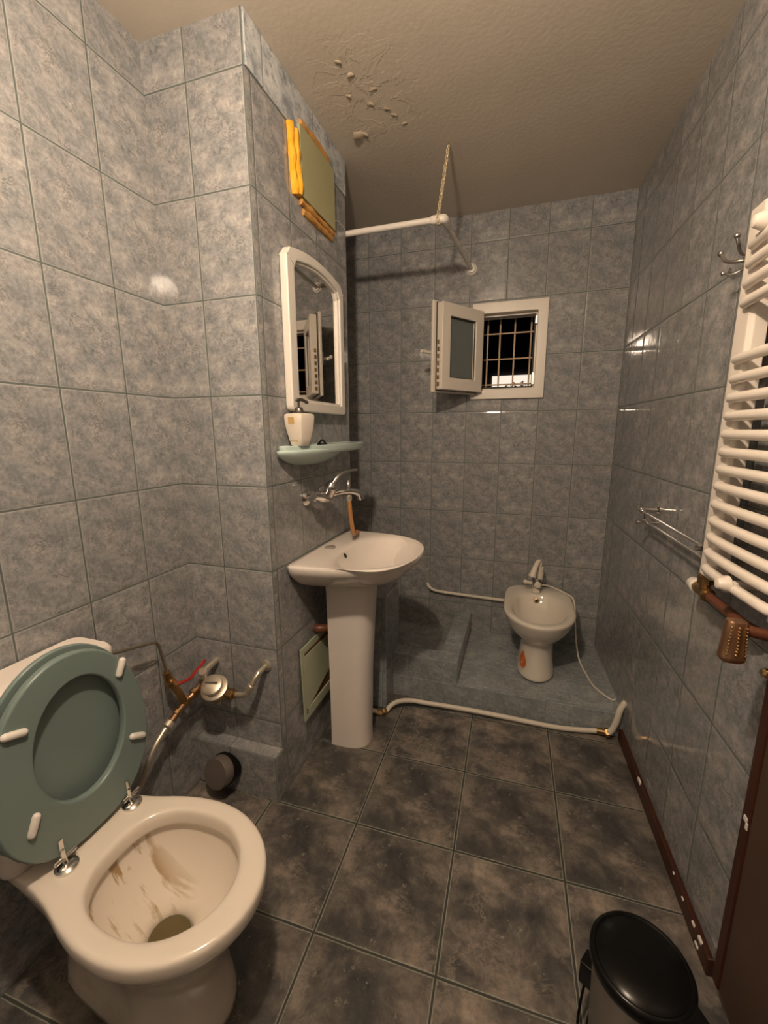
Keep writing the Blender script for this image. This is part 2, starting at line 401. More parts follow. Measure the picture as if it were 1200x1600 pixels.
# ================================================================== THE SETTING
def struct(name, bm, m, uvo=None, frame=None, bevel=0, smooth=False, loc=None):
    o = obj(name, bm, m, smooth=smooth, bevel=bevel, frame=frame, loc=loc)
    o['kind'] = 'structure'
    if uvo: uvworld(o, *uvo)
    return o
T = 0.12
fl = struct('floor', bx(XL-T, 1.4, YF-T, YB+T, -0.1, 0), M_FLOOR)
uv = fl.data.uv_layers.new(name='UVMap')
ca, sa = math.cos(0.0191), math.sin(0.0191)
for p in fl.data.polygons:
    for li in p.loop_indices:
        c = fl.data.vertices[fl.data.loops[li].vertex_index].co
        x, y = c.x+0.4949, c.y-1.5179
        uv.data[li].uv = (x*ca+y*sa, -x*sa+y*ca)
struct('ceiling', bx(XL-T, 1.4, YF-T, YB+T, ZC, ZC+0.1), M_CEIL)
struct('wall_left', bx(XL-T, XL, YF-T, YB+T, 0, ZC), M_TILE, (0, 1.0266, 0))
# duct (boxed-in riser) front and side
struct('wall_duct', bx(XL, XD, YD, YD2, 0, ZC), M_TILE, (-1.0047, 1.24, 0))
struct('wall_behind_camera', bx(XL-T, 1.4, YF-T, YF, 0, ZC), M_TILE, (0, 0, 0))
# window wall with an opening
WX0, WX1, WZ0, WZ1 = -0.275, 0.085, 1.580, 2.060
bm = NB()
box(bm, XL, WX0, YB, YB+0.22, 0, ZC); box(bm, WX1, XR+0.15, YB, YB+0.22, 0, ZC)
box(bm, WX0, WX1, YB, YB+0.22, 0, WZ0); box(bm, WX0, WX1, YB, YB+0.22, WZ1, ZC)
struct('wall_back', bm, M_TILE, (0.4808, 0, -0.0086))
# right wall up to the doorway, then the doorway behind it
struct('wall_right', bx(0, T, L(0.27), 0.0, 0, ZC), M_TILE, (0, 0.06, 0), frame=RW)
struct('trim_1', bx(0.0, T, L(0.27)-0.05, L(0.27), 0, 2.1), M_WOOD, frame=RW, bevel=0.004)
# band of lighter tiles under the ceiling on the duct side
struct('trim_2', bx(XD, XD+0.006, YD+0.002, YD2-0.002, 2.400, ZC), M_BAND, (0, 1.3, 2.26), bevel=0.002)
# low tiled ledge under the water meter
struct('trim_3', bx(XL, XD+0.001, 1.160, YD+0.001, 0, 0.195), M_TILE, (-1.0047, 1.24, -0.105), bevel=0.003)
# bathroom platform, shower tray curb and little tiled post
struct('trim_4', bx(XL, XR+0.03, 1.935, YB, 0, PLAT), M_TILE2, (0.18, 1.95, -0.04), bevel=0.003)
bm = NB()
box(bm, XD+0.03, -0.245, 1.937, 2.030, PLAT, 0.24); box(bm, -0.340, -0.245, 2.030, YB, PLAT, 0.24)
struct('trim_5', bm, M_TILE2, (0.10, 1.90, 0.05), bevel=0.003)
struct('trim_6', bx(-0.705, -0.578, 1.81, 2.035, 0, 0.595), M_TILE2, (0.3, 0.0, 0.0), bevel=0.004)
# baseboard right
bb = struct('baseboard_right', bx(-0.016, 0, L(1.045), L(1.925), 0, 0.055), M_WOOD, frame=RW, bevel=0.004)
for k, (y, z, s) in enumerate([(1.09, 0.052, 0.010), (1.13, 0.05, 0.008), (1.20, 0.045, 0.006), (1.27, 0.05, 0.005), (1.10, 0.02, 0.009), (1.62, 0.056, 0.014)]):
    obj('chipped_paint', bx(-0.019, -0.012, L(y)-s, L(y)+s, z-s*0.5, z+s*0.5), M_PLAST, bb, bevel=0.002)
# peeling flakes on the ceiling
ce = bpy.data.objects['ceiling']
def flake(x, y, s, tilt, n=9):
    bm = NB(); ring = []
    cx = bm.verts.new((x, y, ZC-0.002))
    for i in range(n):
        a = 2*pi*i/n; r = s*(0.6+0.6*random.random())
        px, py = x+r*math.cos(a)*1.4, y+r*math.sin(a)
        ring.append(bm.verts.new((px, py, ZC-0.001-max(0, math.cos(a-tilt))*s*0.5)))
    for i in range(n): bm.faces.new((cx, ring[i], ring[(i+1) % n]))
    o = obj('paint_flake', bm, M_GRAFFITO, ce)
    sd = o.modifiers.new('solid', 'SOLIDIFY'); sd.thickness = 0.001
for x, y, s in [(-0.679, 1.79, 0.022), (-0.655, 1.80, 0.015), (-0.515, 1.735, 0.012), (-0.55, 1.60, 0.012), (-0.60, 1.52, 0.010), (-0.58, 1.66, 0.013),
                (-0.53, 1.70, 0.010), (-0.62, 1.46, 0.009), (-0.64, 1.60, 0.009), (-0.49, 1.79, 0.008)]:
    flake(x, y, s, random.uniform(0, 6.28))

# ------------------------------------------------------------------ window
win = thing('window_1', None, None, (-0.095, YB, WZ0)); win['kind'] = 'structure'
def xz(y0): return lambda a, b, h: Vector((a, y0-h, b))
def rect(a0, a1, b0, b1): return [(a0, b0), (a1, b0), (a1, b1), (a0, b1)]
fr = obj('window_frame', plate(NB(), rect(-0.300, 0.103, 1.560, 2.078), rect(-0.255, 0.050, 1.612, 2.020), xz(YB+0.05), 0.068), M_UPVC, win, bevel=0.004)
obj('frame_rebate', plate(NB(), rect(-0.262, 0.058, 1.604, 2.028), rect(-0.240, 0.036, 1.627, 2.005), xz(YB+0.07), 0.045), M_UPVC, win, bevel=0.003)
obj('gasket', plate(NB(), rect(-0.246, 0.042, 1.621, 2.011), rect(-0.237, 0.033, 1.630, 2.002), xz(YB+0.030), 0.006), M_GASKET, win)
obj('strike_plate', bx(0.036, 0.050, YB+0.002, YB+0.012, 1.635, 1.70), M_DCHROME, win, bevel=0.001)
obj('strike_plate', bx(0.038, 0.050, YB+0.002, YB+0.010, 1.955, 1.995), M_DCHROME, win, bevel=0.001)
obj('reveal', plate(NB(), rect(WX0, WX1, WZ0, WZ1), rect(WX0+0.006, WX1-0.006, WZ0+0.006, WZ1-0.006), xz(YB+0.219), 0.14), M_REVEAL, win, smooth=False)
# opened sash, hinged on the left
SA = math.radians(180+56)                   # direction of the sash from its hinge
hinge = Vector((-0.262, YB-0.022, 0))
SM = Matrix.Translation(hinge) @ Matrix.Rotation(SA, 4, 'Z')      # local x along sash, local y = outside face side
def sash_map(h0): return lambda a, b, h: SM @ Vector((a, h0+h, b))
SZ0, SZ1 = 1.585, 2.040
sash = obj('window_sash', plate(NB(), rect(0.0, 0.325, SZ0+0.012, SZ1-0.012), rect(0.062, 0.263, SZ0+0.075, SZ1-0.075), sash_map(-0.010), 0.048), M_UPVC, win, bevel=0.004)
obj('sash_lip', plate(NB(), rect(0.012, 0.345, SZ0, SZ1), rect(0.060, 0.265, SZ0+0.072, SZ1-0.072), sash_map(-0.026), 0.016), M_UPVC, sash, bevel=0.003)
obj('glazing_gasket', plate(NB(), rect(0.060, 0.265, SZ0+0.073, SZ1-0.073), rect(0.066, 0.259, SZ0+0.079, SZ1-0.079), sash_map(0.026), 0.004), M_GASKET, sash)
obj('edge_gasket', plate(NB(), rect(-0.003, 0.3275, SZ0+0.009, SZ1-0.009), rect(0.004, 0.318, SZ0+0.018, SZ1-0.018), sash_map(-0.006), 0.006), M_GASKET, sash)
obj('glass_pane', plate(NB(), rect(0.055, 0.270, SZ0+0.068, SZ1-0.068), None, sash_map(0.005), 0.012), M_GLASS, sash, smooth=False)
bm = NB()
for k in range(7): box(bm, 0.3255, 0.331, 0.008, 0.020, SZ0+0.03+k*0.035, SZ0+0.05+k*0.035, SM)
obj('lock_hardware', bm, M_BRASS, sash, bevel=0.001)
bm = NB()
box(bm, 0.290, 0.318, -0.036, -0.024, 1.76, 1.83, SM)
tube(bm, [SM @ Vector((0.304, -0.03, 1.795)), SM @ Vector((0.304, -0.062, 1.795)), SM @ Vector((0.325, -0.070, 1.795)), SM @ Vector((0.372, -0.070, 1.797))], 0.0095, 10, 3)
obj('window_handle', bm, M_UPVC, sash, bevel=0.002)
bm = NB()
tube(bm, [(-0.262, YB-0.024, SZ0+0.03), (-0.262, YB-0.024, SZ0+0.08)], 0.006, 10); tube(bm, [(-0.262, YB-0.024, SZ1-0.08), (-0.262, YB-0.024, SZ1-0.03)], 0.006, 10)
obj('hinge', bm, M_UPVC, win)
# iron bars in the reveal
gr = thing('window_grille', 'welded grille of thin rusty cream bars outside the small window', 'window bars', (-0.1, YB+0.14, WZ0+0.006))
for x in (-0.222, -0.152, -0.069, 0.021): obj('vertical_bar', bx(x-0.0045, x+0.0045, YB+0.135, YB+0.144, WZ0+0.006, WZ1-0.006), M_BARS, gr, bevel=0.001)
for z in (1.652, 1.797, 1.940): obj('cross_bar', bx(WX0+0.006, WX1-0.006, YB+0.128, YB+0.135, z-0.004, z+0.004), M_BARS, gr, bevel=0.001)
# outside: dark house with one lit window, a leafy branch in front
ho = thing('neighbour_house', 'dark building outside the window with one bright lit pane', 'building', (-0.1, 6.1, 0))
obj('house_wall', bx(-3.5, 3.5, 6.1, 6.4, 0, 4.5), M_DARK, ho, smooth=False)
obj('lit_pane', bx(-0.42, 0.12, 6.08, 6.10, 1.70, 2.10), M_LIT, ho, smooth=False)
bm = NB()
tube(bm, [(0.2, 5.4, 0.0), (0.05, 5.35, 1.0), (-0.02, 5.3, 1.75)], 0.012, 8, 4)
for k in range(120):
    c = Vector((random.gauss(-0.06, 0.12), 5.3+random.gauss(0, 0.06), random.gauss(1.78, 0.06)))
    a = random.uniform(0, 6.28); d = Vector((math.cos(a), random.uniform(-.4, .4), math.sin(a)))*0.03; n = d.orthogonal().normalized()*0.01
    v = [bm.verts.new(c-d), bm.verts.new(c+n), bm.verts.new(c+d), bm.verts.new(c-n)]; bm.faces.new(v)
o = obj('leafy_shrub', bm, M_LEAF, loc=(0.2, 5.4, 0)); tagp(o, 'dark leafy shrub silhouetted against the lit pane outside', 'shrub')

# ================================================================== LAMP
lamp = thing('pendant_bulb', 'bare glowing bulb hanging on a short cord from the ceiling above the camera', 'lamp', (LAMP.x, LAMP.y, ZC))
bm = NB(); bmesh.ops.create_icosphere(bm, subdivisions=3, radius=LAMP_R, matrix=Matrix.Translation(LAMP))
obj('bulb', bm, M_FOLD, lamp)
obj('socket', lt([(0.010, 0.0), (0.018, 0.002), (0.018, 0.04), (0.010, 0.05)], LAMP+Vector((0, 0, LAMP_R*0.92))), M_BLACK, lamp)
obj('cord', tb([LAMP+Vector((0, 0, LAMP_R+0.04)), (LAMP.x, LAMP.y, ZC)], 0.0035, 8), M_BLACK, lamp)

# ================================================================== TOILET
TY = 0.600
wc = thing('toilet', 'white close-coupled toilet with raised teal seat and brown streaks in the bowl', 'toilet', (-0.74, TY, 0))
def wr(z, af, ab, b, cx=-0.72, p=2.0, pb=2.6): return egg(cx, TY, af, ab, b, z, 48, p, pb)
def star(poly, z, cx=-0.72, n=48):
    """symmetric half outline (x, half width) from the front tip to the back, sampled by angle about cx"""
    full = poly+[(x, -h) for x, h in reversed(poly)]
    out = []
    for i in range(n):
        t = 2*pi*i/n+1e-4; dx, dy = math.cos(t), math.sin(t); best = 0
        for (x0, y0), (x1, y1) in zip(full, full[1:]+full[:1]):
            ex, ey = x1-x0, y1-y0; den = dx*ey-dy*ex
            if abs(den) < 1e-12: continue
            ax, ay = x0-cx, y0
            r = (ax*ey-ay*ex)/den; u = (ax*dy-ay*dx)/den
            if r > 0 and -1e-6 <= u <= 1+1e-6: best = max(best, r)
        out.append(Vector((cx+dx*best, TY+dy*best, z)))
    return out
def rimpoly(g=0.0, back=-1.145):
    P = [(-0.72+(0.232-g)*math.cos(a), (0.186-g)*math.sin(a)) for a in [k*pi/2/10 for k in range(11)]]
    P += [(-0.78, 0.182-g), (-0.84, 0.168-g), (-0.89, 0.151-g), (-0.93, 0.138-g), (-0.965, 0.133-g), (-0.995, 0.136-g), (-1.01, 0.125-g), (back+g, 0.120-g)]
    return P
def footpoly(af, ab, b, back):
    P = [(-0.745+af*math.cos(a), b*math.sin(a)) for a in [k*pi/2/10 for k in range(11)]]
    return P+[(-0.745-ab*0.5, b*0.86), (back+0.02, b*0.66), (back, b*0.5)]
rings = [star(footpoly(0.165, 0.2, 0.122, -1.06), 0.0), star(footpoly(0.160, 0.2, 0.118, -1.06), 0.02), star(footpoly(0.140, 0.2, 0.104, -1.05), 0.10), star(footpoly(0.148, 0.2, 0.108, -1.05), 0.19),
         star(footpoly(0.185, 0.2, 0.130, -1.08), 0.26), star(footpoly(0.225, 0.22, 0.160, -1.10), 0.315), star(rimpoly(0.012), 0.350), star(rimpoly(0.003), 0.362), star(rimpoly(0.0), 0.372), star(rimpoly(0.0), 0.392), star(rimpoly(0.002), 0.399), star(rimpoly(0.008), 0.4035),
         wr(0.404, 0.196, 0.205, 0.166, -0.715), wr(0.4035, 0.166, 0.184, 0.148, -0.712), wr(0.400, 0.157, 0.175, 0.140, -0.712), wr(0.390, 0.152, 0.170, 0.136, -0.712), wr(0.366, 0.150, 0.168, 0.134, -0.712), wr(0.360, 0.152, 0.170, 0.136, -0.712),
         wr(0.358, 0.164, 0.180, 0.146, -0.712), wr(0.345, 0.164, 0.180, 0.146, -0.712), wr(0.30, 0.150, 0.160, 0.134, -0.715), wr(0.25, 0.122, 0.118, 0.108, -0.722), wr(0.225, 0.092, 0.085, 0.080, -0.732),
         wr(0.205, 0.060, 0.055, 0.055, -0.742, pb=2), wr(0.180, 0.050, 0.048, 0.046, -0.745, pb=2), wr(0.14, 0.044, 0.042, 0.040, -0.745, pb=2)]
bowl = obj('bowl', loft(NB(), rings, True, True), [M_BOWL], wc, sub=1)
obj('bowl_water', loft(NB(), [wr(0.188, 0.050, 0.048, 0.046, -0.745, pb=2), wr(0.1895, 0.048, 0.046, 0.044, -0.745, pb=2)]), M_WATER, bowl)
def rr(x0, x1, y0, y1, z, r=0.03, n=5):
    out = []
    for cx, cy, a0 in ((x1-r, y0+r, -pi/2), (x1-r, y1-r, 0), (x0+r, y1-r, pi/2), (x0+r, y0+r, pi)):
        for k in range(n+1):
            a = a0+k*pi/2/n; out.append(Vector((cx+r*math.cos(a), cy+r*math.sin(a), z)))
    return out
def tk(z, x1, h): return rr(-1.152, x1, TY-h, TY+h, z)
tank = obj('tank', loft(NB(), [tk(0.405, -1.020, 0.138), tk(0.43, -1.016, 0.148), tk(0.62, -1.012, 0.156), tk(0.792, -1.010, 0.160)]), M_CER, wc, angle=50)
obj('tank_lid', loft(NB(), [tk(0.793, -1.008, 0.165), tk(0.800, -1.007, 0.168), tk(0.820, -1.007, 0.168), tk(0.829, -1.012, 0.162)]), M_CER, tank, angle=50)
# seat ring and lid standing up, leaning on the tank
SYC = 0.607
def seat_pts(k=1.0, n=56):
    """outline in (y,z), z from hinge"""
    out = []
    for i in range(n):
        t = 2*pi*i/n; c, s = math.cos(t), math.sin(t)
        if s >= 0: e = 2.05; hh = 0.264
        else: e = 3.0; hh = 0.203
        r = (abs(c)**e+abs(s)**e)**(-1/e)
        yy, zz = c*r*0.183, s*r*hh
        if s < 0:
            yy *= 1-0.22*min(1, (-zz/0.203))**2.0
        out.append((SYC+yy*k, 0.620+zz*k))
    return out
def hole_pts(n=56):
    return [(SYC+0.012+0.107*math.cos(2*pi*i/n), 0.668+(0.150 if math.sin(2*pi*i/n) > 0 else 0.148)*math.sin(2*pi*i/n)) for i in range(n)]
def lean(x0, tilt=0.03): return lambda a, b, h: Vector((x0-(b-0.42)*tilt+h, a, b))
seat = obj('seat_ring', plate(NB(), seat_pts(), hole_pts(), lean(-0.970), 0.020), M_TEAL, wc, bevel=0.006, seg=3)
lidp = [(a, b+0.006) for a, b in seat_pts(1.015)]
cover = obj('seat_lid', plate(NB(), lidp, None, lean(-1.006, -0.006), 0.013), M_TEAL, wc, bevel=0.004, seg=2)
def bumper(y, z, ang, parent=seat):
    x = -0.950-(z-0.42)*0.03
    d = Vector((0, math.cos(ang), math.sin(ang)))*0.017
    b = NB(); tube(b, [Vector((x+0.003, y, z))-d, Vector((x+0.003, y, z))+d], 0.0085, 12, round_ends=True)
    obj('bumper', b, M_PLAST, parent)
bumper(0.733, 0.785, 1.15); bumper(0.487, 0.775, -0.35); bumper(0.750, 0.572, -0.55); bumper(0.487, 0.555, 1.15)
for y in (0.527, 0.700):
    hg = obj('hinge', lt([(0.024, 0), (0.024, 0.006), (0.018, 0.011), (0.006, 0.013)], (-0.940, y, 0.4035)), M_CHROME, wc)
    bm = NB()
    tube(bm, [(-0.940, y, 0.412), (-0.946, y, 0.428), (-0.947, y, 0.450)], 0.006, 10, 3)
    box(bm, -0.951, -0.9455, y-0.005, y+0.005, 0.430, 0.476)
    tube(bm, [(-0.946, y-0.02, 0.428), (-0.946, y+0.028, 0.428)], 0.0055, 10)
    obj('hinge_arm', bm, M_CHROME, hg, bevel=0.001)

# ================================================================== WATER METER AND PIPES (left corner)
wm = thing('water_meter_pipes', 'brass water meter with pipes, red-levered valve and white fittings in the corner behind the toilet', 'water meter', (-1.03, 1.13, 0.46))
obj('feed_pipe', tb([(-1.102, 0.80, 0.757), (-1.102, 0.955, 0.716), (-1.102, 0.975, 0.708), (-1.102, 0.985, 0.690), (-1.102, 1.005, 0.572)], 0.0055, 10), M_GREYPIPE, wm)
vb = obj('ball_valve', tb([(-1.102, 1.003, 0.585), (-1.102, 1.009, 0.560), (-1.102, 1.010, 0.556), (-1.102, 1.022, 0.530), (-1.102, 1.030, 0.510), (-1.102, 1.046, 0.475), (-1.102, 1.064, 0.425)], lambda t: [0.011, 0.014, 0.011, 0.016, 0.013, 0.0125, 0.015][min(6, int(t*6.01))], 12), M_BRASS, wm)
bm = NB(); tube(bm, [(-1.102, 1.025, 0.520), (-1.088, 1.040, 0.523), (-1.080, 1.075, 0.520), (-1.078, 1.10, 0.530), (-1.080, 1.155, 0.545)], 0.0058, 8, 3, round_ends=True)
obj('red_lever', bm, M_RED, vb)['label'] = 'red valve lever'
obj('valve_nut', lt([(0.016, 0), (0.018, 0.003), (0.018, 0.018), (0.016, 0.021)], (-1.102, 1.011, 0.548), (0, 0.35, -0.93), 6), M_BRASS, vb, smooth=False)
obj('corner_pipe', tb([(-1.100, 0.995, 0.400), (-1.100, 1.060, 0.427), (-1.096, 1.110, 0.440), (-1.085, 1.135, 0.462), (-1.075, 1.138, 0.490)], lambda t: 0.012 if t < 0.5 else 0.0135, 12), M_COPPER, wm)
bm = NB()
for c, d, r, l in [((-1.100, 1.055, 0.424), (0, 0.93, 0.36), 0.0165, 0.024), ((-1.100, 1.018, 0.410), (0, 0.93, 0.36), 0.0145, 0.014), ((-1.097, 1.098, 0.437), (0, 0.95, 0.3), 0.0175, 0.02)]:
    lathe(bm, [(r*0.85, 0), (r, 0.002), (r, l), (r*0.85, l+0.002)], c, d, 8)
obj('pipe_fittings', bm, M_BRASS, wm, smooth=False)
obj('hose_connector', lt([(0.012, 0), (0.018, 0.003), (0.019, 0.022), (0.015, 0.025), (0.011, 0.028), (0.009, 0.045)], (-1.100, 0.996, 0.402), (0, -0.9, -0.4), 12), M_NICKEL, wm)
obj('flexible_hose', tb([(-1.100, 0.968, 0.388), (-1.100, 0.930, 0.366), (-1.100, 0.895, 0.330), (-1.105, 0.86, 0.27), (-1.12, 0.80, 0.20), (-1.14, 0.74, 0.18)], 0.009, 10, 5), M_NICKEL, wm)
bm = NB(); tube(bm, [(-1.076, 1.137, 0.487), (-1.074, 1.139, 0.512)], 0.014, 10, 0); lathe(bm, [(0.017, 0), (0.019, 0.004), (0.015, 0.012)], (-1.074, 1.138, 0.508), (0.1, -0.5, 0.8), 10)
tube(bm, [(-1.074, 1.139, 0.512), (-1.074, YD, 0.520)], 0.012, 10)
obj('white_elbow', bm, M_NICKEL, wm, smooth=True)
md = Vector((0.10, -0.55, 0.83)).normalized(); mc = Vector((-1.018, 1.135, 0.446))
mb = obj('meter_body', lt([(0.030, -0.022), (0.040, -0.014), (0.044, 0.0), (0.044, 0.010), (0.0465, 0.012), (0.0465, 0.020), (0.038, 0.022)], mc, md, 30), M_BRASS, wm)
obj('meter_collar', lt([(0.043, 0.018), (0.048, 0.020), (0.048, 0.030), (0.040, 0.033)], mc, md, 30), M_NICKEL, mb)
obj('meter_lid', lt([(0.034, 0.032), (0.034, 0.046), (0.037, 0.048), (0.037, 0.056), (0.030, 0.060)], mc, md, 30), M_NICKEL, mb)
sx = md.cross(Vector((1, 0, 0))).normalized()
obj('lid_latch', tb([mc+md*0.061+Vector((1, 0, 0))*-0.024, mc+md*0.061+Vector((1, 0, 0))*0.022+sx*0.008], 0.0035, 8), M_DCHROME, mb)
obj('meter_stub', tb([mc-md*0.005, mc-md*0.005+Vector((0.008, -0.01, -0.045))], 0.009, 10), M_NICKEL, wm)
bm = NB(); tube(bm, [(-1.09, 1.125, 0.445), (-1.060, 1.13, 0.448), (-1.03, 1.135, 0.445)], 0.015, 12)
tube(bm, [(-1.005, 1.135, 0.440), (-0.955, 1.132, 0.447), (-0.930, 1.132, 0.450)], 0.014, 12)
lathe(bm, [(0.016, 0), (0.021, 0.003), (0.021, 0.022), (0.016, 0.025)], (-0.968, 1.133, 0.445), (1, 0, 0.1), 6)
obj('meter_unions', bm, M_BRASS, wm, smooth=False)
bm = NB(); tube(bm, [(-0.935, 1.132, 0.450), (-0.898, 1.132, 0.455), (-0.888, 1.133, 0.462), (-0.868, 1.140, 0.495), (-0.858, 1.146, 0.520), (-0.853, 1.160, 0.532), (-0.853, YD, 0.535)], 0.0105, 12)
lathe(bm, [(0.012, 0), (0.0145, 0.003), (0.0145, 0.02), (0.012, 0.022)], (-0.878, 1.136, 0.478), (0.5, 0.2, 0.8), 10)
lathe(bm, [(0.022, 0), (0.022, 0.006), (0.012, 0.012)], (-0.853, YD, 0.535), (0, -1, 0), 16)
obj('outlet_elbow', bm, M_NICKEL, wm)

# grey cap of a drain pipe by the ledge
dp = thing('drain_cap', 'short grey capped plastic drain pipe sticking out of the low tiled ledge', 'pipe cap', (-0.998, 1.12, 0.0))
ax = Vector((-0.12, -1, 0.30)).normalized(); o0 = Vector((-1.016, 1.150, 0.108))
obj('pipe_socket', lt([(0.060, -0.012), (0.060, 0.020), (0.056, 0.022)], o0, ax, 36), M_BLACK, dp)
obj('cap_disc', lt([(0.056, 0.022), (0.0575, 0.056), (0.054, 0.062)], o0, ax, 36), M_GREYP, dp)

# ================================================================== SINK
sk = thing('pedestal_sink', 'white ceramic basin on a tall half-round pedestal against the tiled duct', 'sink', (-0.68, 1.585, 0))
SY = 1.585
def sinkout(z, hw, depth, n=48, e=2.6, x0=XD+0.002, shift=0.0):
    """D outline: flat back on wall; front a superellipse"""
    out = []
    nb = 12
    for i in range(nb): out.append(Vector((x0, SY+hw-2*hw*i/nb, z)))
    m = n-nb
    for i in range(m):
        t = -pi/2+pi*i/(m-1); c, s = math.cos(t), math.sin(t)
        r = (abs(c)**e+abs(s)**e)**(-1/e)
        out.append(Vector((x0+shift+max(0, c*r)*(depth-shift), SY+s*r*hw, z)))
    return out
def basin(z, ax, ay, cx=-0.525, n=48, e=2.15):
    out = []
    for i in range(n):
        # start matched to the flat-back ordering: begin at +y back corner going to -y along back, then round the front
        nb = 12
        if i < nb: t = math.radians(128)+(math.radians(104))*i/nb
        else: t = math.radians(232)+math.radians(256)*(i-nb)/(n-nb)
        c, s = math.cos(t), math.sin(t); r = (abs(c)**e+abs(s)**e)**(-1/e)
        out.append(Vector((cx+c*r*ax, SY-0.010+s*r*ay, z)))
    return out
rings = [sinkout(0.765, 0.115, 0.30, e=2.2), sinkout(0.775, 0.150, 0.31, e=2.2), sinkout(0.79, 0.200, 0.325, e=2.2), sinkout(0.82, 0.245, 0.375, e=2.2), sinkout(0.85, 0.280, 0.420, e=2.2), sinkout(0.868, 0.294, 0.438, e=2.3), sinkout(0.885, 0.300, 0.446, e=2.3),
         sinkout(0.897, 0.300, 0.447, e=2.3), sinkout(0.902, 0.296, 0.443, e=2.3), basin(0.901, 0.172, 0.268), basin(0.893, 0.158, 0.252), basin(0.87, 0.147, 0.238), basin(0.83, 0.125, 0.205), basin(0.795, 0.085, 0.135), basin(0.785, 0.030, 0.04)]
basn = obj('basin', loft(NB(), rings), M_CER, sk, sub=1)
obj('tap_hole_cover', lt([(0.024, 0), (0.024, 0.002), (0.020, 0.004), (0.004, 0.005)], (-0.745, 1.560, 0.9015)), M_TAPHOLE, sk)
obj('overflow_hole', lt([(0.011, 0), (0.010, 0.002)], (-0.672, 1.548, 0.875), (0.85, 0.05, 0.5), 16), M_HOLE, basn)
obj('drain', lt([(0.026, 0), (0.024, 0.004), (0.004, 0.002)], (-0.525, 1.575, 0.785)), M_CHROME, basn)
def ped(z, hw, x1, x0=-0.738, n=28):
    out = []
    for i in range(n):
        t = -pi/2+pi*i/(n-1); c, s = math.cos(t), math.sin(t); e = 2.8; r = (abs(c)**e+abs(s)**e)**(-1/e)
        out.append(Vector((x0+0.03+max(0, c*r)*(x1-x0-0.03), SY+s*r*hw, z)))
    out += [Vector((x0, SY+hw, z)), Vector((x0, SY-hw, z))]
    return out
obj('pedestal', loft(NB(), [ped(0.0, 0.084, -0.578), ped(0.06, 0.082, -0.580), ped(0.35, 0.083, -0.574), ped(0.60, 0.088, -0.560), ped(0.72, 0.092, -0.552), ped(0.785, 0.100, -0.540)]), M_CER, sk, angle=60)
obj('drain_pipe', tb([(XD+0.001, 1.50, 0.555), (XD+0.025, 1.502, 0.555), (XD+0.055, 1.53, 0.555), (XD+0.06, 1.56, 0.58), (XD+0.055, 1.575, 0.70)], 0.018, 14, 4), M_BROWNPIPE, sk)['label'] = 'brown waste pipe behind the pedestal'

# wall mixer
fc = thing('wall_mixer_tap', 'chrome wall-mounted mixer tap above the sink with an orange hose end', 'tap', (XD, 1.58, 1.12))
for y in (1.465, 1.60):
    bm = NB(); lathe(bm, [(0.032, 0), (0.032, 0.006), (0.024, 0.016), (0.015, 0.020), (0.015, 0.045)], (XD, y, 1.125), (1, 0, 0), 24)
    obj('wall_rosette', bm, M_CHROME, fc)
obj('mixer_body', tb([(XD+0.050, 1.440, 1.140), (XD+0.052, 1.470, 1.135), (XD+0.055, 1.53, 1.120), (XD+0.056, 1.60, 1.128), (XD+0.055, 1.63, 1.130)], lambda t: 0.0155+0.008*math.sin(pi*t), 16, 4), M_CHROME, fc)
obj('spout', tb([(XD+0.060, 1.560, 1.125), (XD+0.105, 1.60, 1.136), (XD+0.130, 1.65, 1.130), (XD+0.146, 1.675, 1.118), (XD+0.152, 1.685, 1.094)], lambda t: 0.0095+0.006*t, 14, 5), M_CHROME, fc)
obj('cartridge', lt([(0.022, 0), (0.023, 0.03), (0.026, 0.033), (0.026, 0.040), (0.022, 0.046), (0.016, 0.058)], (XD+0.065, 1.535, 1.130), (0.45, 0.0, 1), 24), M_CHROME, fc)
obj('lever', tb([(XD+0.090, 1.535, 1.178), (XD+0.105, 1.555, 1.205), (XD+0.125, 1.60, 1.220), (XD+0.145, 1.66, 1.222)], lambda t: 0.012-0.007*t, 12, 5, round_ends=True), M_CHROME, fc)
obj('diverter_knob', lt([(0.006, 0), (0.005, 0.012), (0.009, 0.014), (0.009, 0.024), (0.006, 0.030), (0.008, 0.034), (0.006, 0.042)], (XD+0.12, 1.62, 1.140), (0, 0, 1), 16), M_CHROME, fc)
obj('hose_nut', lt([(0.010, 0), (0.013, -0.004), (0.013, -0.022), (0.010, -0.026)], (XD+0.118, 1.630, 1.118), (0, 0, 1), 10), M_NICKEL, fc)
obj('hose_end', tb([(XD+0.118, 1.630, 1.098), (XD+0.120, 1.635, 1.04), (XD+0.122, 1.650, 0.975), (XD+0.115, 1.680, 0.938), (XD+0.105, 1.745, 0.930), (XD+0.10, 1.77, 0.918)], 0.0095, 12, 5), M_ORANGE, fc)['label'] = 'orange hose dangling from the mixer'

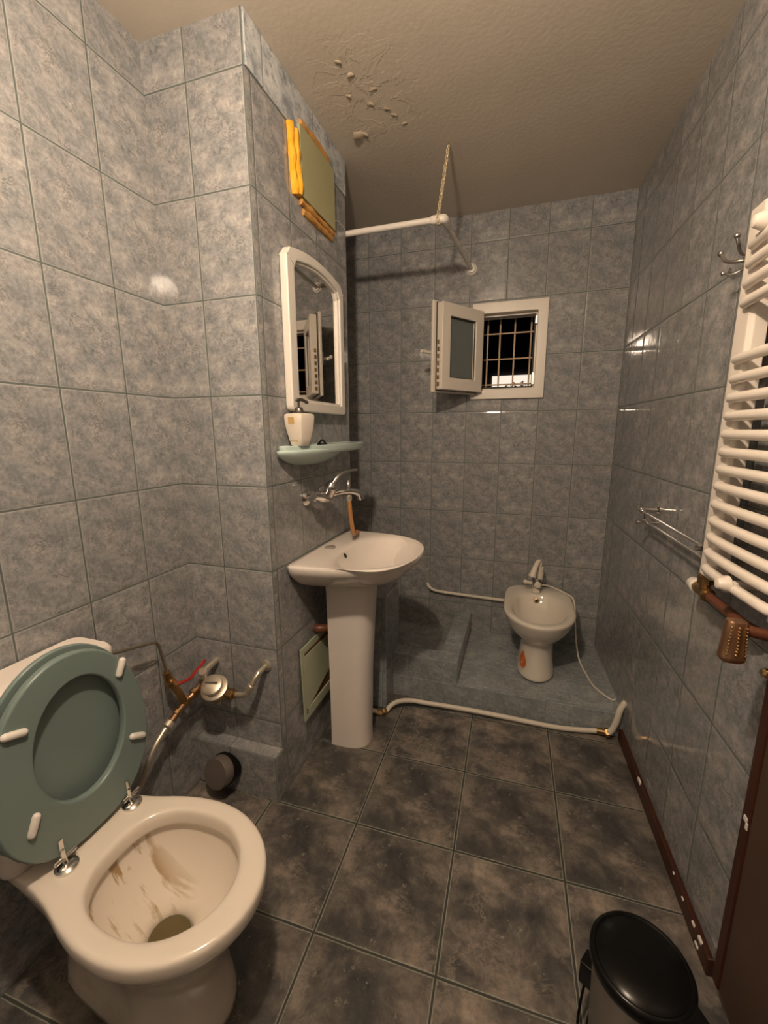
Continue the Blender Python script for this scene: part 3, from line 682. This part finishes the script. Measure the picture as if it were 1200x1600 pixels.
# ================================================================== SHELF, DISPENSER, CLIP
sh = thing('wall_shelf', 'pale teal curved shelf with a keel below, on the duct above the tap', 'shelf', (XD, 1.57, 1.30))
def shelf_out(z, k=1.0, d=0.0):
    pts = [(XD, 1.885), (XD, 1.72), (XD, 1.55), (XD, 1.40), (XD, 1.275), (XD+0.022, 1.262), (XD+0.045, 1.275), (XD+0.065, 1.33), (XD+0.092, 1.42), (XD+0.112, 1.52), (XD+0.120, 1.62), (XD+0.118, 1.72), (XD+0.112, 1.80), (XD+0.100, 1.87), (XD+0.075, 1.905), (XD+0.035, 1.915), (XD+0.01, 1.905)]
    cy = 1.57
    return [Vector((XD+(x-XD)*k, cy+(y-cy)*k, z+d*abs(y-cy))) for x, y in pts]
sb = obj('shelf_board', loft(NB(), [shelf_out(1.300, 0.95), shelf_out(1.304, 0.98), shelf_out(1.324), shelf_out(1.334), shelf_out(1.335, 0.985), shelf_out(1.329, 0.955)]), M_SHELF, sh, sub=1)
def keel(z, k):
    return [Vector((XD+max(0, math.sin(pi*i/15))*0.100*k, 1.50+math.cos(pi*i/15)*0.25*k, z)) for i in range(16)]
obj('keel', loft(NB(), [keel(1.256, 0.35), keel(1.265, 0.60), keel(1.282, 0.85), keel(1.298, 1.0), keel(1.318, 1.05), keel(1.320, 1.0)]), M_SHELF, sh, sub=1)
sd = thing('soap_dispenser', 'cream square tapered soap dispenser with dark pump on the shelf', 'soap dispenser', (XD+0.055, 1.345, 1.334))
def sq(z, h, r=0.008): return rr(XD+0.055-h, XD+0.055+h, 1.345-h, 1.345+h, z, r, 3)
RZ = Matrix.Translation((XD+0.055, 1.345, 0)) @ Matrix.Rotation(math.radians(-12), 4, 'Z') @ Matrix.Translation((-XD-0.055, -1.345, 0))
def rz(l): return [RZ @ v for v in l]
obj('bottle', loft(NB(), [rz(sq(z, h)) for z, h in [(1.333, 0.022), (1.336, 0.0245), (1.36, 0.030), (1.39, 0.0355), (1.415, 0.0385), (1.432, 0.0395), (1.441, 0.0385), (1.4445, 0.033)]]), M_SOAP, sd, angle=50)
def on_face(bm, ya, yb_, z0, z1, h0, h1):
    # front face looks to -y after rotation
    v = [Vector((XD+0.055+ya, 1.345-h0-0.0006, z0)), Vector((XD+0.055+yb_, 1.345-h0-0.0006, z0)), Vector((XD+0.055+yb_, 1.345-h1-0.0006, z1)), Vector((XD+0.055+ya, 1.345-h1-0.0006, z1))]
    back = [p+Vector((0, 0.001, 0)) for p in v]
    loft(bm, [[RZ @ p for p in back], [RZ @ p for p in v]])
bm = NB(); on_face(bm, -0.017, 0.010, 1.409, 1.432, 0.0380, 0.0395); obj('gold_emblem', bm, M_GOLD, sd, smooth=False)
bm = NB()
for k in range(6): on_face(bm, -0.018+k*0.0058, -0.0145+k*0.0058, 1.348, 1.355, 0.0275, 0.0295)
obj('gold_print', bm, M_GOLD, sd, smooth=False)
pm = obj('pump_collar', lt([(0.020, 0), (0.021, 0.004), (0.015, 0.012), (0.014, 0.020), (0.010, 0.023)], (XD+0.055, 1.345, 1.444)), M_PUMP, sd)
bm = NB(); tube(bm, [(XD+0.055, 1.345, 1.465), (XD+0.055, 1.345, 1.487)], 0.0045, 10); tube(bm, [(XD+0.052, 1.338, 1.490), (XD+0.058, 1.36, 1.493), (XD+0.066, 1.385, 1.485)], 0.006, 10, 3, round_ends=True)
obj('pump_spout', bm, M_PUMP, pm)
bm = NB(); box(bm, XD+0.045, XD+0.062, 1.495, 1.552, 1.331, 1.337); tube(bm, [(XD+0.05, 1.50, 1.338), (XD+0.053, 1.524, 1.350), (XD+0.055, 1.548, 1.338)], 0.004, 8, 4)
o = obj('hair_clip', bm, M_BLACK, loc=(XD+0.053, 1.524, 1.331), bevel=0.001); tagp(o, 'small black hair clip lying on the teal shelf', 'hair clip')

# ================================================================== MIRROR
mi = thing('wall_mirror', 'arched mirror in a thick white plastic frame above the shelf', 'mirror', (XD, 1.57, 1.46))
def arch(y0, y1, z0, zs, zt, r=0.02, n=20):
    """outline (y,z): flat bottom, arched top"""
    pts = []
    for cy, cz, a0 in ((y0+r, z0+r, pi), (y1-r, z0+r, 1.5*pi)):
        for k in range(5):
            a = a0+k*pi/8; pts.append((cy+r*math.cos(a), cz+r*math.sin(a)))
    for k in range(4): pts.append((y1, z0+r+(zs-r-z0-r)*(k+1)/4))
    for k in range(n+1):
        t = k/n; y = y1-(y1-y0)*t
        cornering = min(1, min(t, 1-t)/0.05)
        z = zs+(zt-zs)*math.sin(pi*t)**0.8
        z -= (1-math.sqrt(max(0, 1-(1-cornering)**2)))*0.02
        pts.append((y, z))
    for k in range(4): pts.append((y0, zs-r-(zs-z0-2*r)*(k)/4))
    return pts
mo = arch(1.352, 1.822, 1.455, 1.985, 2.018); mn = arch(1.402, 1.784, 1.493, 1.955, 1.985, r=0.006)
yzp = lambda a, b, h: Vector((XD+h, a, b))
obj('mirror_frame', plate(NB(), mo, mn, yzp, 0.030), M_PLAST, mi, bevel=0.005, seg=3)
obj('mirror_glass', plate(NB(), mn, None, yzp, 0.012, z0=0.001), M_MIRROR, mi, smooth=False)
in2 = arch(1.4095, 1.7765, 1.501, 1.949, 1.977, r=0.006)
obj('inner_bead', plate(NB(), mn, in2, yzp, 0.012, z0=0.010), M_PLAST, mi, bevel=0.002)

# ================================================================== VENT PANEL HIGH ON THE DUCT
vp = thing('access_panel', 'olive panel sealed with yellow foam high on the duct above the mirror', 'access panel', (XD, 1.62, 2.19))
obj('panel', bx(XD, XD+0.016, 1.505, 1.790, 2.205, 2.430), M_OLIVE, vp, bevel=0.002)
def foam(bm, pts, r0, sc=0.6):
    P = [Vector(p) for p in pts]
    PP = smooth_path(P, 8); T_, N_ = frames(PP)
    rings = []
    for i, p in enumerate(PP):
        rr_ = r0*(1+0.35*noise.noise(p*25))
        b = T_[i].cross(N_[i])
        rings.append([p+(N_[i]*math.cos(2*pi*k/10)+b*math.sin(2*pi*k/10))*rr_*(1+0.2*noise.noise(p*40+Vector((k, 0, 0)))) for k in range(10)])
    return loft(bm, rings)
for pts, r, m_, lb in (
    ([(XD+0.004, 1.452, 2.400), (XD+0.006, 1.456, 2.33), (XD+0.006, 1.462, 2.25), (XD+0.004, 1.474, 2.195)], 0.015, M_YFOAM, 'bright yellow foam strip'),
    ([(XD+0.008, 1.482, 2.392), (XD+0.010, 1.484, 2.33), (XD+0.010, 1.486, 2.25), (XD+0.008, 1.489, 2.20)], 0.015, M_YFOAM, 'bright yellow foam strip'),
    ([(XD+0.001, 1.53, 2.166), (XD+0.003, 1.60, 2.168), (XD+0.003, 1.70, 2.170), (XD+0.001, 1.775, 2.172)], 0.012, M_OFOAM, 'orange smeared foam'),
    ([(XD+0.003, 1.51, 2.192), (XD+0.005, 1.60, 2.192), (XD+0.005, 1.70, 2.192), (XD+0.003, 1.79, 2.194)], 0.011, M_OFOAM, 'orange smeared foam'),
    ([(XD+0.004, 1.52, 2.440), (XD+0.006, 1.60, 2.444), (XD+0.006, 1.68, 2.444), (XD+0.004, 1.75, 2.440)], 0.013, M_OFOAM, 'orange smeared foam')):
    obj('foam_strip', foam(NB(), pts, r), m_, vp)['label'] = lb
bm = NB(); tube(bm, [(XD+0.001, 1.800, 2.252), (XD+0.002, 1.85, 2.268), (XD+0.001, YD2-0.004, 2.268)], 0.002, 6)
obj('string', bm, M_PLAST, vp)

# lower service hatch
ht = thing('service_hatch', 'pale green hatch cover standing loose from the duct beside the pedestal', 'hatch', (XD, 1.50, 0.2))
hy0, hy1, hz0, hz1 = 1.358, 1.700, 0.205, 0.525
def hatch(a, b, h): return Vector((XD+h+(0.012 if b < 0.3 else 0.004), a, b))
obj('hatch_frame', plate(NB(), rect(hy0, hy1, hz0, hz1), rect(hy0+0.030, hy1-0.03, hz0+0.045, hz1-0.030), hatch, 0.006), M_GREEN, ht, bevel=0.0015)
bm = NB()
P4 = [Vector((XD+0.014, hy0+0.014, hz0+0.035)), Vector((XD+0.012, hy1-0.03, hz0+0.130)), Vector((XD+0.007, hy1-0.03, hz1-0.055)), Vector((XD+0.010, hy0+0.028, hz1-0.040))]
loft(bm, [P4, [p+Vector((0.003, 0, 0)) for p in P4]])
obj('hatch_panel', bm, M_GREEN, ht, smooth=False)
obj('rusty_edge', bx(XD+0.001, XD+0.008, hy0+0.04, hy1, hz0+0.03, hz1-0.01), M_RUST, ht, smooth=False)['label'] = 'rusty brown backing'
bm = NB()
for z in (0.238, 0.252): lathe(bm, [(0.005, 0), (0.004, 0.002)], (XD+0.018, hy0+0.020, z), (1, 0, 0), 8)
obj('screw_hole', bm, M_HOLE, ht)

# ================================================================== SHOWER RAIL AND CHAIN
RZ0 = 2.262
EL = Vector((-0.363, 1.956, RZ0))
ra = thing('shower_rail', 'white L-shaped curtain rail running from the duct corner to the window wall', 'curtain rail', (EL.x, YB, RZ0))
obj('long_rod', tb([(XL, 1.956, RZ0), (EL.x-0.03, 1.956, RZ0)], 0.0125, 16), M_PLAST, ra)
obj('corner_elbow', tb([(EL.x-0.045, 1.956, RZ0), (EL.x-0.005, 1.956, RZ0), (EL.x+0.004, 1.965, RZ0), (EL.x+0.004, 2.0, RZ0)], 0.0175, 16, 5, round_ends=True), M_PLAST, ra)
obj('short_rod', tb([(EL.x+0.004, 1.99, RZ0), (-0.314, YB, RZ0)], 0.0110, 16), M_PLAST, ra)
obj('wall_flange', lt([(0.030, 0), (0.030, 0.006), (0.024, 0.010), (0.021, 0.018), (0.014, 0.020)], (-0.314, YB, RZ0), (0, -1, 0)), M_PLAST, ra)
obj('wall_flange', lt([(0.030, 0), (0.030, 0.006), (0.024, 0.010), (0.021, 0.018), (0.014, 0.020)], (XL, 1.956, RZ0), (1, 0, 0)), M_PLAST, ra)
ch = thing('support_chain', 'thin cream chain holding the curtain rail corner up to the ceiling', 'chain', (-0.347, 1.951, ZC))
A = Vector((-0.347, 1.951, ZC-0.012)); B = Vector((-0.385, 1.956, RZ0+0.022))
def link(c, d, side, l=0.0115, r=0.0023, wd=0.0062):
    bm = NB(); P = []
    for k in range(16):
        t = 2*pi*k/16; P.append(c+d*math.cos(t)*l+side*math.sin(t)*wd)
    rings = []
    for k in range(16):
        tt = (P[(k+1) % 16]-P[k-1]).normalized(); n = tt.cross(d.cross(side).normalized()).normalized(); b = tt.cross(n)
        rings.append([P[k]+(n*math.cos(2*pi*j/6)+b*math.sin(2*pi*j/6))*r for j in range(6)])
    R = [[bm.verts.new(p) for p in rg] for rg in rings]
    for a in range(16):
        for j in range(6):
            bm.faces.new((R[a][j], R[a][(j+1) % 6], R[(a+1) % 16][(j+1) % 6], R[(a+1) % 16][j]))
    return bm
dd = (B-A).normalized(); nl = 18
for k in range(nl):
    c = A.lerp(B, (k+0.5)/nl); s1 = dd.orthogonal().normalized(); s1 = s1 if k % 2 else dd.cross(s1)
    obj('link', link(c, dd, s1), M_CHAIN, ch)
loopc = Vector((-0.385, 1.956, RZ0))
for k in range(9):
    t = 2*pi*k/9; c = loopc+Vector((0, math.cos(t), math.sin(t)))*0.0185; d = Vector((0, -math.sin(t), math.cos(t)))
    obj('link', link(c, d, Vector((1, 0, 0)) if k % 2 else Vector((0, math.cos(t), math.sin(t))), 0.0095), M_CHAIN, ch)
obj('ceiling_hook', tb([(-0.347, 1.951, ZC), (-0.347, 1.951, ZC-0.008), (-0.343, 1.951, ZC-0.014), (-0.348, 1.951, ZC-0.018)], 0.002, 8), M_BRASS, ch)

# ================================================================== BIDET
BX, BY = 0.135, 2.20
bd = thing('bidet', 'white bidet with an orange drop sticker standing on the tiled platform', 'bidet', (BX, BY, PLAT))
def br(z, f, b, hw, cy=2.20, p=2.0, pb=5.0): return egg(BX, cy, f, b, hw, z, 48, p, pb, ang=-pi/2)
ZR = 0.472
rings = [br(PLAT, 0.140, 0.15, 0.098), br(PLAT+0.012, 0.138, 0.15, 0.096), br(PLAT+0.06, 0.125, 0.15, 0.086), br(PLAT+0.15, 0.112, 0.16, 0.080), br(PLAT+0.19, 0.115, 0.20, 0.083), br(PLAT+0.215, 0.140, 0.26, 0.105),
         br(PLAT+0.25, 0.180, 0.30, 0.140), br(PLAT+0.29, 0.210, 0.325, 0.162), br(PLAT+0.325, 0.226, 0.335, 0.174), br(ZR-0.012, 0.233, 0.338, 0.179), br(ZR-0.002, 0.230, 0.335, 0.176), br(ZR, 0.215, 0.325, 0.166),
         br(ZR-0.002, 0.185, 0.215, 0.143, pb=2.6), br(ZR-0.012, 0.172, 0.205, 0.133, pb=2.6), br(ZR-0.05, 0.155, 0.195, 0.120, pb=2.4), br(ZR-0.09, 0.120, 0.150, 0.095, pb=2.3), br(ZR-0.115, 0.06, 0.08, 0.05, pb=2), br(ZR-0.12, 0.02, 0.02, 0.02, pb=2)]
bb_ = obj('bowl', loft(NB(), rings), M_CERB, bd, sub=1)
obj('overflow_hole', lt([(0.0125, 0), (0.0135, 0.003), (0.009, 0.005)], (BX-0.004, 2.3905, ZR-0.036), (0, -1, 0.35), 18), M_BRASS, bb_)
obj('overflow_dark', lt([(0.008, 0), (0.007, 0.002)], (BX-0.004, 2.3855, ZR-0.034), (0, -1, 0.35), 18), M_HOLE, bb_)
# drop-shaped sticker wrapped on the pedestal
bm = NB(); n = 28; ctr = None; ring = []
def pedpoint(ang, z):
    t = (z-PLAT); fr_, hw_ = 0.125-0.10*max(0, t-0.06)*1.2, 0.087-0.05*max(0, t-0.06)
    return Vector((BX+math.sin(ang)*(hw_+0.004), 2.20-math.cos(ang)*(fr_+0.006), z))
for i in range(n):
    t = 2*pi*i/n; a = 0.27*math.sin(t)*(1-0.45*max(0, math.cos(t))); z = 0.212+0.038*math.cos(t)+0.012*max(0, math.cos(t))**3
    ring.append(pedpoint(-0.86+a, z))
R2 = [[p+(p-Vector((BX, 2.2, p.z))).normalized()*e for p in ring] for e in (0, 0.0015)]
cc = pedpoint(-0.86, 0.212)
loft(bm, R2, False, False)
cv = bm.verts.new(cc+(cc-Vector((BX, 2.2, cc.z))).normalized()*0.003); bm.verts.ensure_lookup_table()
tops = [v for v in bm.verts][n:2*n]
for i in range(n): bm.faces.new((tops[i], tops[(i+1) % n], cv))
obj('drop_sticker', bm, M_STICK, bd, smooth=False)['label'] = 'orange drop-shaped sticker'
bm = NB(); q = [pedpoint(-0.92, 0.205), pedpoint(-0.86, 0.196), pedpoint(-0.80, 0.206), pedpoint(-0.84, 0.214), pedpoint(-0.80, 0.226)]
tube(bm, [p+(p-Vector((BX, 2.2, p.z))).normalized()*0.0045 for p in q], 0.0012, 5, 3)
obj('sticker_mark', bm, M_STICKW, bd)
# bidet tap
bt = thing('bidet_mixer', 'cream and chrome mixer tap on the back rim of the bidet', 'tap', (BX-0.01, 2.43, ZR))
tx, ty = BX-0.008, 2.435
obj('tap_base', lt([(0.024, 0), (0.024, 0.006), (0.020, 0.012), (0.020, 0.030), (0.023, 0.034)], (tx, ty, ZR)), M_PIPEW, bt)
obj('tap_body', lt([(0.026, 0), (0.028, 0.008), (0.028, 0.040), (0.024, 0.050)], (tx, ty, ZR+0.032)), M_DCHROME, bt)
obj('side_handle', tb([(tx-0.02, ty-0.008, ZR+0.052), (tx-0.045, ty-0.012, ZR+0.058), (tx-0.062, ty-0.014, ZR+0.060)], lambda t: 0.007+0.005*t, 12, 0, round_ends=True), M_PIPEW, bt)
obj('front_knob', lt([(0.010, 0), (0.017, 0.004), (0.017, 0.014), (0.010, 0.018)], (tx+0.004, ty-0.026, ZR+0.055), (0, -1, 0.1), 20), M_PIPEW, bt)
obj('holster', lt([(0.016, 0), (0.018, 0.01), (0.018, 0.072), (0.015, 0.076)], (tx+0.016, ty+0.004, ZR+0.075)), M_PIPEW, bt)
obj('spray_head', tb([(tx+0.012, ty+0.0, ZR+0.150), (tx+0.010, ty-0.006, ZR+0.182), (tx-0.004, ty-0.022, ZR+0.178), (tx-0.022, ty-0.045, ZR+0.130), (tx-0.030, ty-0.055, ZR+0.105)], lambda t: 0.010+0.013*t*t, 14, 5), M_PIPEW, bt)
obj('supply_hose', tb([(tx+0.024, ty, ZR+0.045), (tx+0.07, ty+0.02, ZR+0.035), (tx+0.15, ty+0.01, ZR+0.008), (tx+0.195, ty-0.04, ZR-0.01), (tx+0.205, ty-0.08, ZR-0.10), (0.345, 2.36, 0.26), (0.36, 2.29, 0.17), (0.395, 2.18, PLAT+0.008), (0.42, 2.10, PLAT+0.006), (0.470, 2.030, PLAT+0.006), (0.492, 2.030, PLAT+0.010)], 0.0042, 8, 6), M_PIPEW, bt)

# ================================================================== PIPES ON THE PLATFORM
p1 = thing('floor_drain_hose', 'long cream plastic pipe along the foot of the platform with brass joints', 'pipe', (-0.1, 1.90, 0))
obj('long_pipe', tb([(-0.565, 1.770, 0.016), (-0.553, 1.795, 0.030), (-0.52, 1.82, 0.045), (-0.46, 1.850, 0.044), (-0.38, 1.865, 0.036), (-0.25, 1.880, 0.030), (-0.10, 1.889, 0.026), (0.10, 1.897, 0.018), (0.22, 1.903, 0.013), (0.30, 1.912, 0.013), (0.37, 1.917, 0.020), (0.405, 1.918, 0.026)], 0.0115, 12, 6), M_PIPEW, p1)
def joint(bm): obj('brass_joint', bm, M_BRASS, p1, smooth=False)
bm = NB(); tube(bm, [(-0.565, 1.772, 0.016), (-0.585, 1.757, 0.014), (-0.610, 1.752, 0.016)], 0.0145, 8, 3); lathe(bm, [(0.016, 0), (0.019, 0.002), (0.019, 0.014), (0.016, 0.016)], (-0.572, 1.763, 0.019), (-0.8, -0.6, 0), 6)
joint(bm); bm = NB()
tube(bm, [(0.400, 1.918, 0.026), (0.445, 1.918, 0.028), (0.462, 1.918, 0.040)], 0.0135, 10, 3); lathe(bm, [(0.016, 0), (0.021, 0.002), (0.021, 0.016), (0.016, 0.018)], (0.436, 1.918, 0.024), (1, 0, 0.2), 6)
joint(bm)
obj('short_pipe', tb([(-0.606, 1.752, 0.016), (-0.64, 1.74, 0.030), (-0.68, 1.74, 0.04)], 0.0105, 10), M_PIPEW, p1)
obj('riser_pipe', tb([(0.452, 1.912, 0.032), (0.466, 1.912, 0.060), (0.478, 1.912, 0.110), (0.487, 1.914, 0.160), (0.506, 1.918, 0.195)], 0.0135, 12, 4), M_PIPEW, p1)
p2 = obj('wall_water_pipe', tb([(-0.535, YB-0.002, 0.400), (-0.522, YB-0.018, 0.385), (-0.49, YB-0.022, 0.368), (-0.42, YB-0.022, 0.360), (-0.30, YB-0.022, 0.356), (0.03, YB-0.022, 0.348)], 0.0095, 12, 5), M_PIPEW, loc=(-0.3, YB, 0.35))
tagp(p2, 'cream pipe running along the window wall to the back of the bidet', 'pipe')

# ================================================================== RIGHT WALL: RADIATOR, VALVE, TOWEL BAR, HOOK
rd = thing('towel_radiator', 'white ladder towel radiator with round rungs on the right wall', 'radiator', (0, L(1.08), 1.02), frame=RW)
def post(ya, yb_, flip=1):
    c = (ya+yb_)/2; hw = abs(yb_-ya)/2
    prof = [(-0.032, -hw), (-0.032, hw), (-0.046, hw), (-0.066, hw-0.040) if False else (-0.064, hw*0.35), (-0.068, hw*0.25), (-0.068, -hw*0.8), (-0.060, -hw)]
    return [(x, c+y*flip) for x, y in prof]
for ya, yb_ in ((1.195, 1.298), (0.915, 0.968)):
    bm = NB(); pr_ = post(L(ya), L(yb_), 1 if ya > 1 else -1)
    loft(bm, [[Vector((x, y, z)) for x, y in pr_] for z in (1.012, 1.866)])
    obj('side_post', bm, M_RADW, rd, bevel=0.003)
for z in (1.041, 1.082, 1.122, 1.163, 1.205, 1.249, 1.290, 1.331, 1.372, 1.414, 1.455, 1.497, 1.541, 1.661, 1.701, 1.742, 1.781):
    bm = NB(); tube(bm, [(-0.064, L(1.216), z), (-0.075, L(1.208), z), (-0.079, L(1.15), z), (-0.080, L(1.08), z), (-0.079, L(1.01), z), (-0.075, L(0.952), z), (-0.064, L(0.944), z)], 0.0115, 14, 4, round_ends=True)
    obj('rung', bm, M_RADW, rd)
for y, z in ((1.072, 1.036), (1.145, 1.790)):
    bm = NB(); lathe(bm, [(0.009, 0), (0.009, 0.050), (0.019, 0.056), (0.019, 0.061), (0.011, 0.078), (0.007, 0.080)], (-0.032, L(y), z+0.012), (-1, 0, 0), 20)
    obj('wall_bracket', bm, M_RADW, rd)
va = thing('radiator_valve', 'brass radiator valve with white cap and brown painted pipe below the radiator', 'valve', (-0.05, L(1.27), 0.95), frame=RW)
obj('valve_nut', lt([(0.017, 0), (0.0195, 0.003), (0.0195, 0.022), (0.017, 0.025)], (-0.050, L(1.262), 0.984), (0, 0, 1), 8), M_BRASS, va, smooth=False)
bm = NB(); tube(bm, [(-0.050, L(1.262), 1.012), (-0.050, L(1.262), 0.955)], 0.013, 12); tube(bm, [(-0.050, L(1.305), 0.962), (-0.050, L(1.225), 0.960)], 0.0145, 12); lathe(bm, [(0.015, 0), (0.019, 0.002), (0.019, 0.012), (0.015, 0.014)], (-0.05, L(1.25), 0.960), (0, -1, 0), 8)
obj('valve_body', bm, M_BRASS, va)
obj('white_cap', lt([(0.015, 0), (0.019, 0.003), (0.019, 0.024), (0.014, 0.032), (0.006, 0.035)], (-0.050, L(1.302), 0.962), (0, 1, 0), 20), M_PLAST, va)
obj('brown_pipe', tb([(-0.050, L(1.235), 0.960), (-0.050, L(1.12), 0.960), (-0.048, L(1.085), 0.957), (-0.030, L(1.055), 0.950), (-0.0, L(1.04), 0.945)], 0.0125, 14, 4), M_BROWNPIPE, va)

tw = thing('towel_bar', 'double chrome towel bar on the right wall beside the radiator', 'towel bar', (0, L(1.80), 1.05), frame=RW)
bm = NB()
lathe(bm, [(0.020, 0), (0.020, 0.006), (0.012, 0.012), (0.010, 0.050), (0.014, 0.056), (0.014, 0.068), (0.008, 0.074)], (0, L(1.80), 1.085), (-1, 0, 0), 18)
lathe(bm, [(0.007, 0), (0.007, 0.060), (0.011, 0.066), (0.011, 0.074), (0.006, 0.078)], (0, L(1.80), 1.035), (-1, 0, 0), 16)
tube(bm, [(-0.045, L(1.80), 1.085), (-0.045, L(1.80), 1.035)], 0.006, 10)
obj('bracket', bm, M_CHROME, tw)
obj('upper_bar', tb([(-0.056, L(1.80), 1.078), (-0.056, L(1.306), 1.078)], 0.0050, 10), M_CHROME, tw)
obj('lower_bar', tb([(-0.050, L(1.80), 1.045), (-0.050, L(1.306), 1.045)], 0.0045, 10), M_CHROME, tw)
obj('end_bracket', lt([(0.018, 0), (0.018, 0.006), (0.008, 0.012), (0.008, 0.056)], (0, L(1.33), 1.062), (-1, 0, 0), 16), M_CHROME, tw)

hk = thing('robe_hook', 'dark chrome three-pronged coat hook on the right wall behind the radiator top', 'hook', (0, L(1.36), 1.80), frame=RW)
obj('back_plate', lt([(0.022, 0), (0.022, 0.004), (0.012, 0.010)], (0, L(1.375), 1.800), (-1, 0, 0), 20), M_DCHROME, hk)
for pts, r in (([(-0.008, L(1.375), 1.800), (-0.030, L(1.38), 1.800), (-0.046, L(1.41), 1.812), (-0.052, L(1.43), 1.838)], 0.0045),
               ([(-0.008, L(1.375), 1.806), (-0.030, L(1.37), 1.815), (-0.045, L(1.355), 1.83), (-0.052, L(1.352), 1.850)], 0.0045),
               ([(-0.008, L(1.375), 1.795), (-0.028, L(1.362), 1.775), (-0.046, L(1.372), 1.768), (-0.056, L(1.392), 1.778)], 0.0032)):
    bm = NB(); tube(bm, pts, r, 10, 5, round_ends=True)
    e = Vector(pts[-1]); bmesh.ops.create_icosphere(bm, subdivisions=2, radius=r*1.7, matrix=Matrix.Translation(e))
    obj('prong', bm, M_DCHROME, hk)

# ================================================================== DOOR LEAF, opened flat against the right wall
dr = thing('door_1', None, None, (0.522, 0.28, 0.085)); dr['kind'] = 'structure'
obj('door_leaf', bx(0.512, 0.534, 0.285, 0.958, 0.085, 2.05), M_WOODF, dr, bevel=0.002)
obj('door_edge_moulding', bx(0.508, 0.534, 0.958, 0.988, 0.085, 2.05), M_WOOD, dr, bevel=0.004)
hd = obj('handle_plate', bx(0.503, 0.512, 0.920, 0.962, 0.84, 1.08), M_BROWNPIPE, dr, bevel=0.003)
obj('handle_neck', tb([(0.512, 0.950, 0.984), (0.470, 0.950, 0.990), (0.437, 0.950, 0.995)], 0.0115, 14), M_BROWNPIPE, hd)
gp = obj('handle_grip', loft(NB(), [rr(0.425-w_, 0.425+w_, 0.950-d_, 0.950+d_, z, min(w_, d_)*0.8, 4) for z, w_, d_ in [(1.013, 0.0165, 0.012), (1.010, 0.018, 0.014), (0.975, 0.0195, 0.0155), (0.942, 0.0215, 0.017), (0.939, 0.0228, 0.0185), (0.932, 0.0225, 0.018), (0.927, 0.018, 0.014)]]), M_STUD, hd, angle=45)
bm = NB()
for i, x in enumerate((-0.017, 0.0, 0.017)):
    for k in range(9):
        bmesh.ops.create_icosphere(bm, subdivisions=1, radius=0.0028, matrix=Matrix.Translation((0.425+x*(0.75+0.02*k), 0.950-0.0168-(0.0 if i == 1 else -0.002)-0.0003*k, 1.003-k*0.0070)))
obj('grip_studs', bm, M_BRASSB, hd)
obj('lock_cylinder', lt([(0.016, 0), (0.016, 0.004), (0.010, 0.006), (0.010, 0.020), (0.006, 0.024)], (0.508, 0.962, 0.902), (-1, 0, 0.1), 20), M_BRASSB, dr)
bm = NB(); box(bm, 0.506, 0.509, 0.962, 0.976, 0.548, 0.560); box(bm, 0.506, 0.509, 0.958, 0.966, 0.534, 0.550)
obj('white_tape', bm, M_PLAST, dr, bevel=0.001)

# ================================================================== BIN
bn = thing('pedal_bin', 'small round steel bin with a black lid on the floor by the door', 'trash bin', (0.295, 0.825, 0))
bc = (0.302, 0.825, 0)
obj('bin_body', lt([(0.080, 0.0), (0.082, 0.006), (0.086, 0.13), (0.090, 0.250), (0.092, 0.256)], bc, seg=48), M_STEEL, bn, angle=40)
obj('base_rim', lt([(0.085, 0.0), (0.087, 0.004), (0.087, 0.018), (0.083, 0.022)], bc, seg=48), M_BLACK, bn)
obj('bin_lid', lt([(0.097, 0.252), (0.0985, 0.256), (0.0985, 0.272), (0.095, 0.278), (0.090, 0.279), (0.087, 0.2765), (0.078, 0.282), (0.05, 0.288), (0.01, 0.290)], bc, seg=56), M_BLACK, bn, angle=50)
bm = NB(); d = Vector((0.62, -0.78, 0)); sidev = Vector((0.78, 0.62, 0))
c = Vector(bc)+d*0.10
v = []
for z in (0.235, 0.276):
    v.append([c+Vector((0, 0, z))+d*a+sidev*b_ for a, b_ in ((-0.03, -0.045), (0.022, -0.035), (0.022, 0.035), (-0.03, 0.045))])
loft(bm, v)
obj('lid_hinge', bm, M_BLACK, bn, bevel=0.004)
bm = NB(); bmM = Matrix.Translation((0.302, 0.825, 0)) @ Matrix.Rotation(math.radians(149), 4, 'Z')
box(bm, 0.080, 0.112, -0.020, 0.020, 0.105, 0.165, bmM)
obj('side_bracket', bm, M_BLACK, bn, bevel=0.004)
obj('wire_handle', tb([bmM @ Vector((0.100, 0.0, 0.110)), bmM @ Vector((0.101, 0.015, 0.070)), bmM @ Vector((0.096, 0.040, 0.020)), bmM @ Vector((0.085, 0.050, 0.012))], 0.003, 8, 4), M_BLACK, bn)
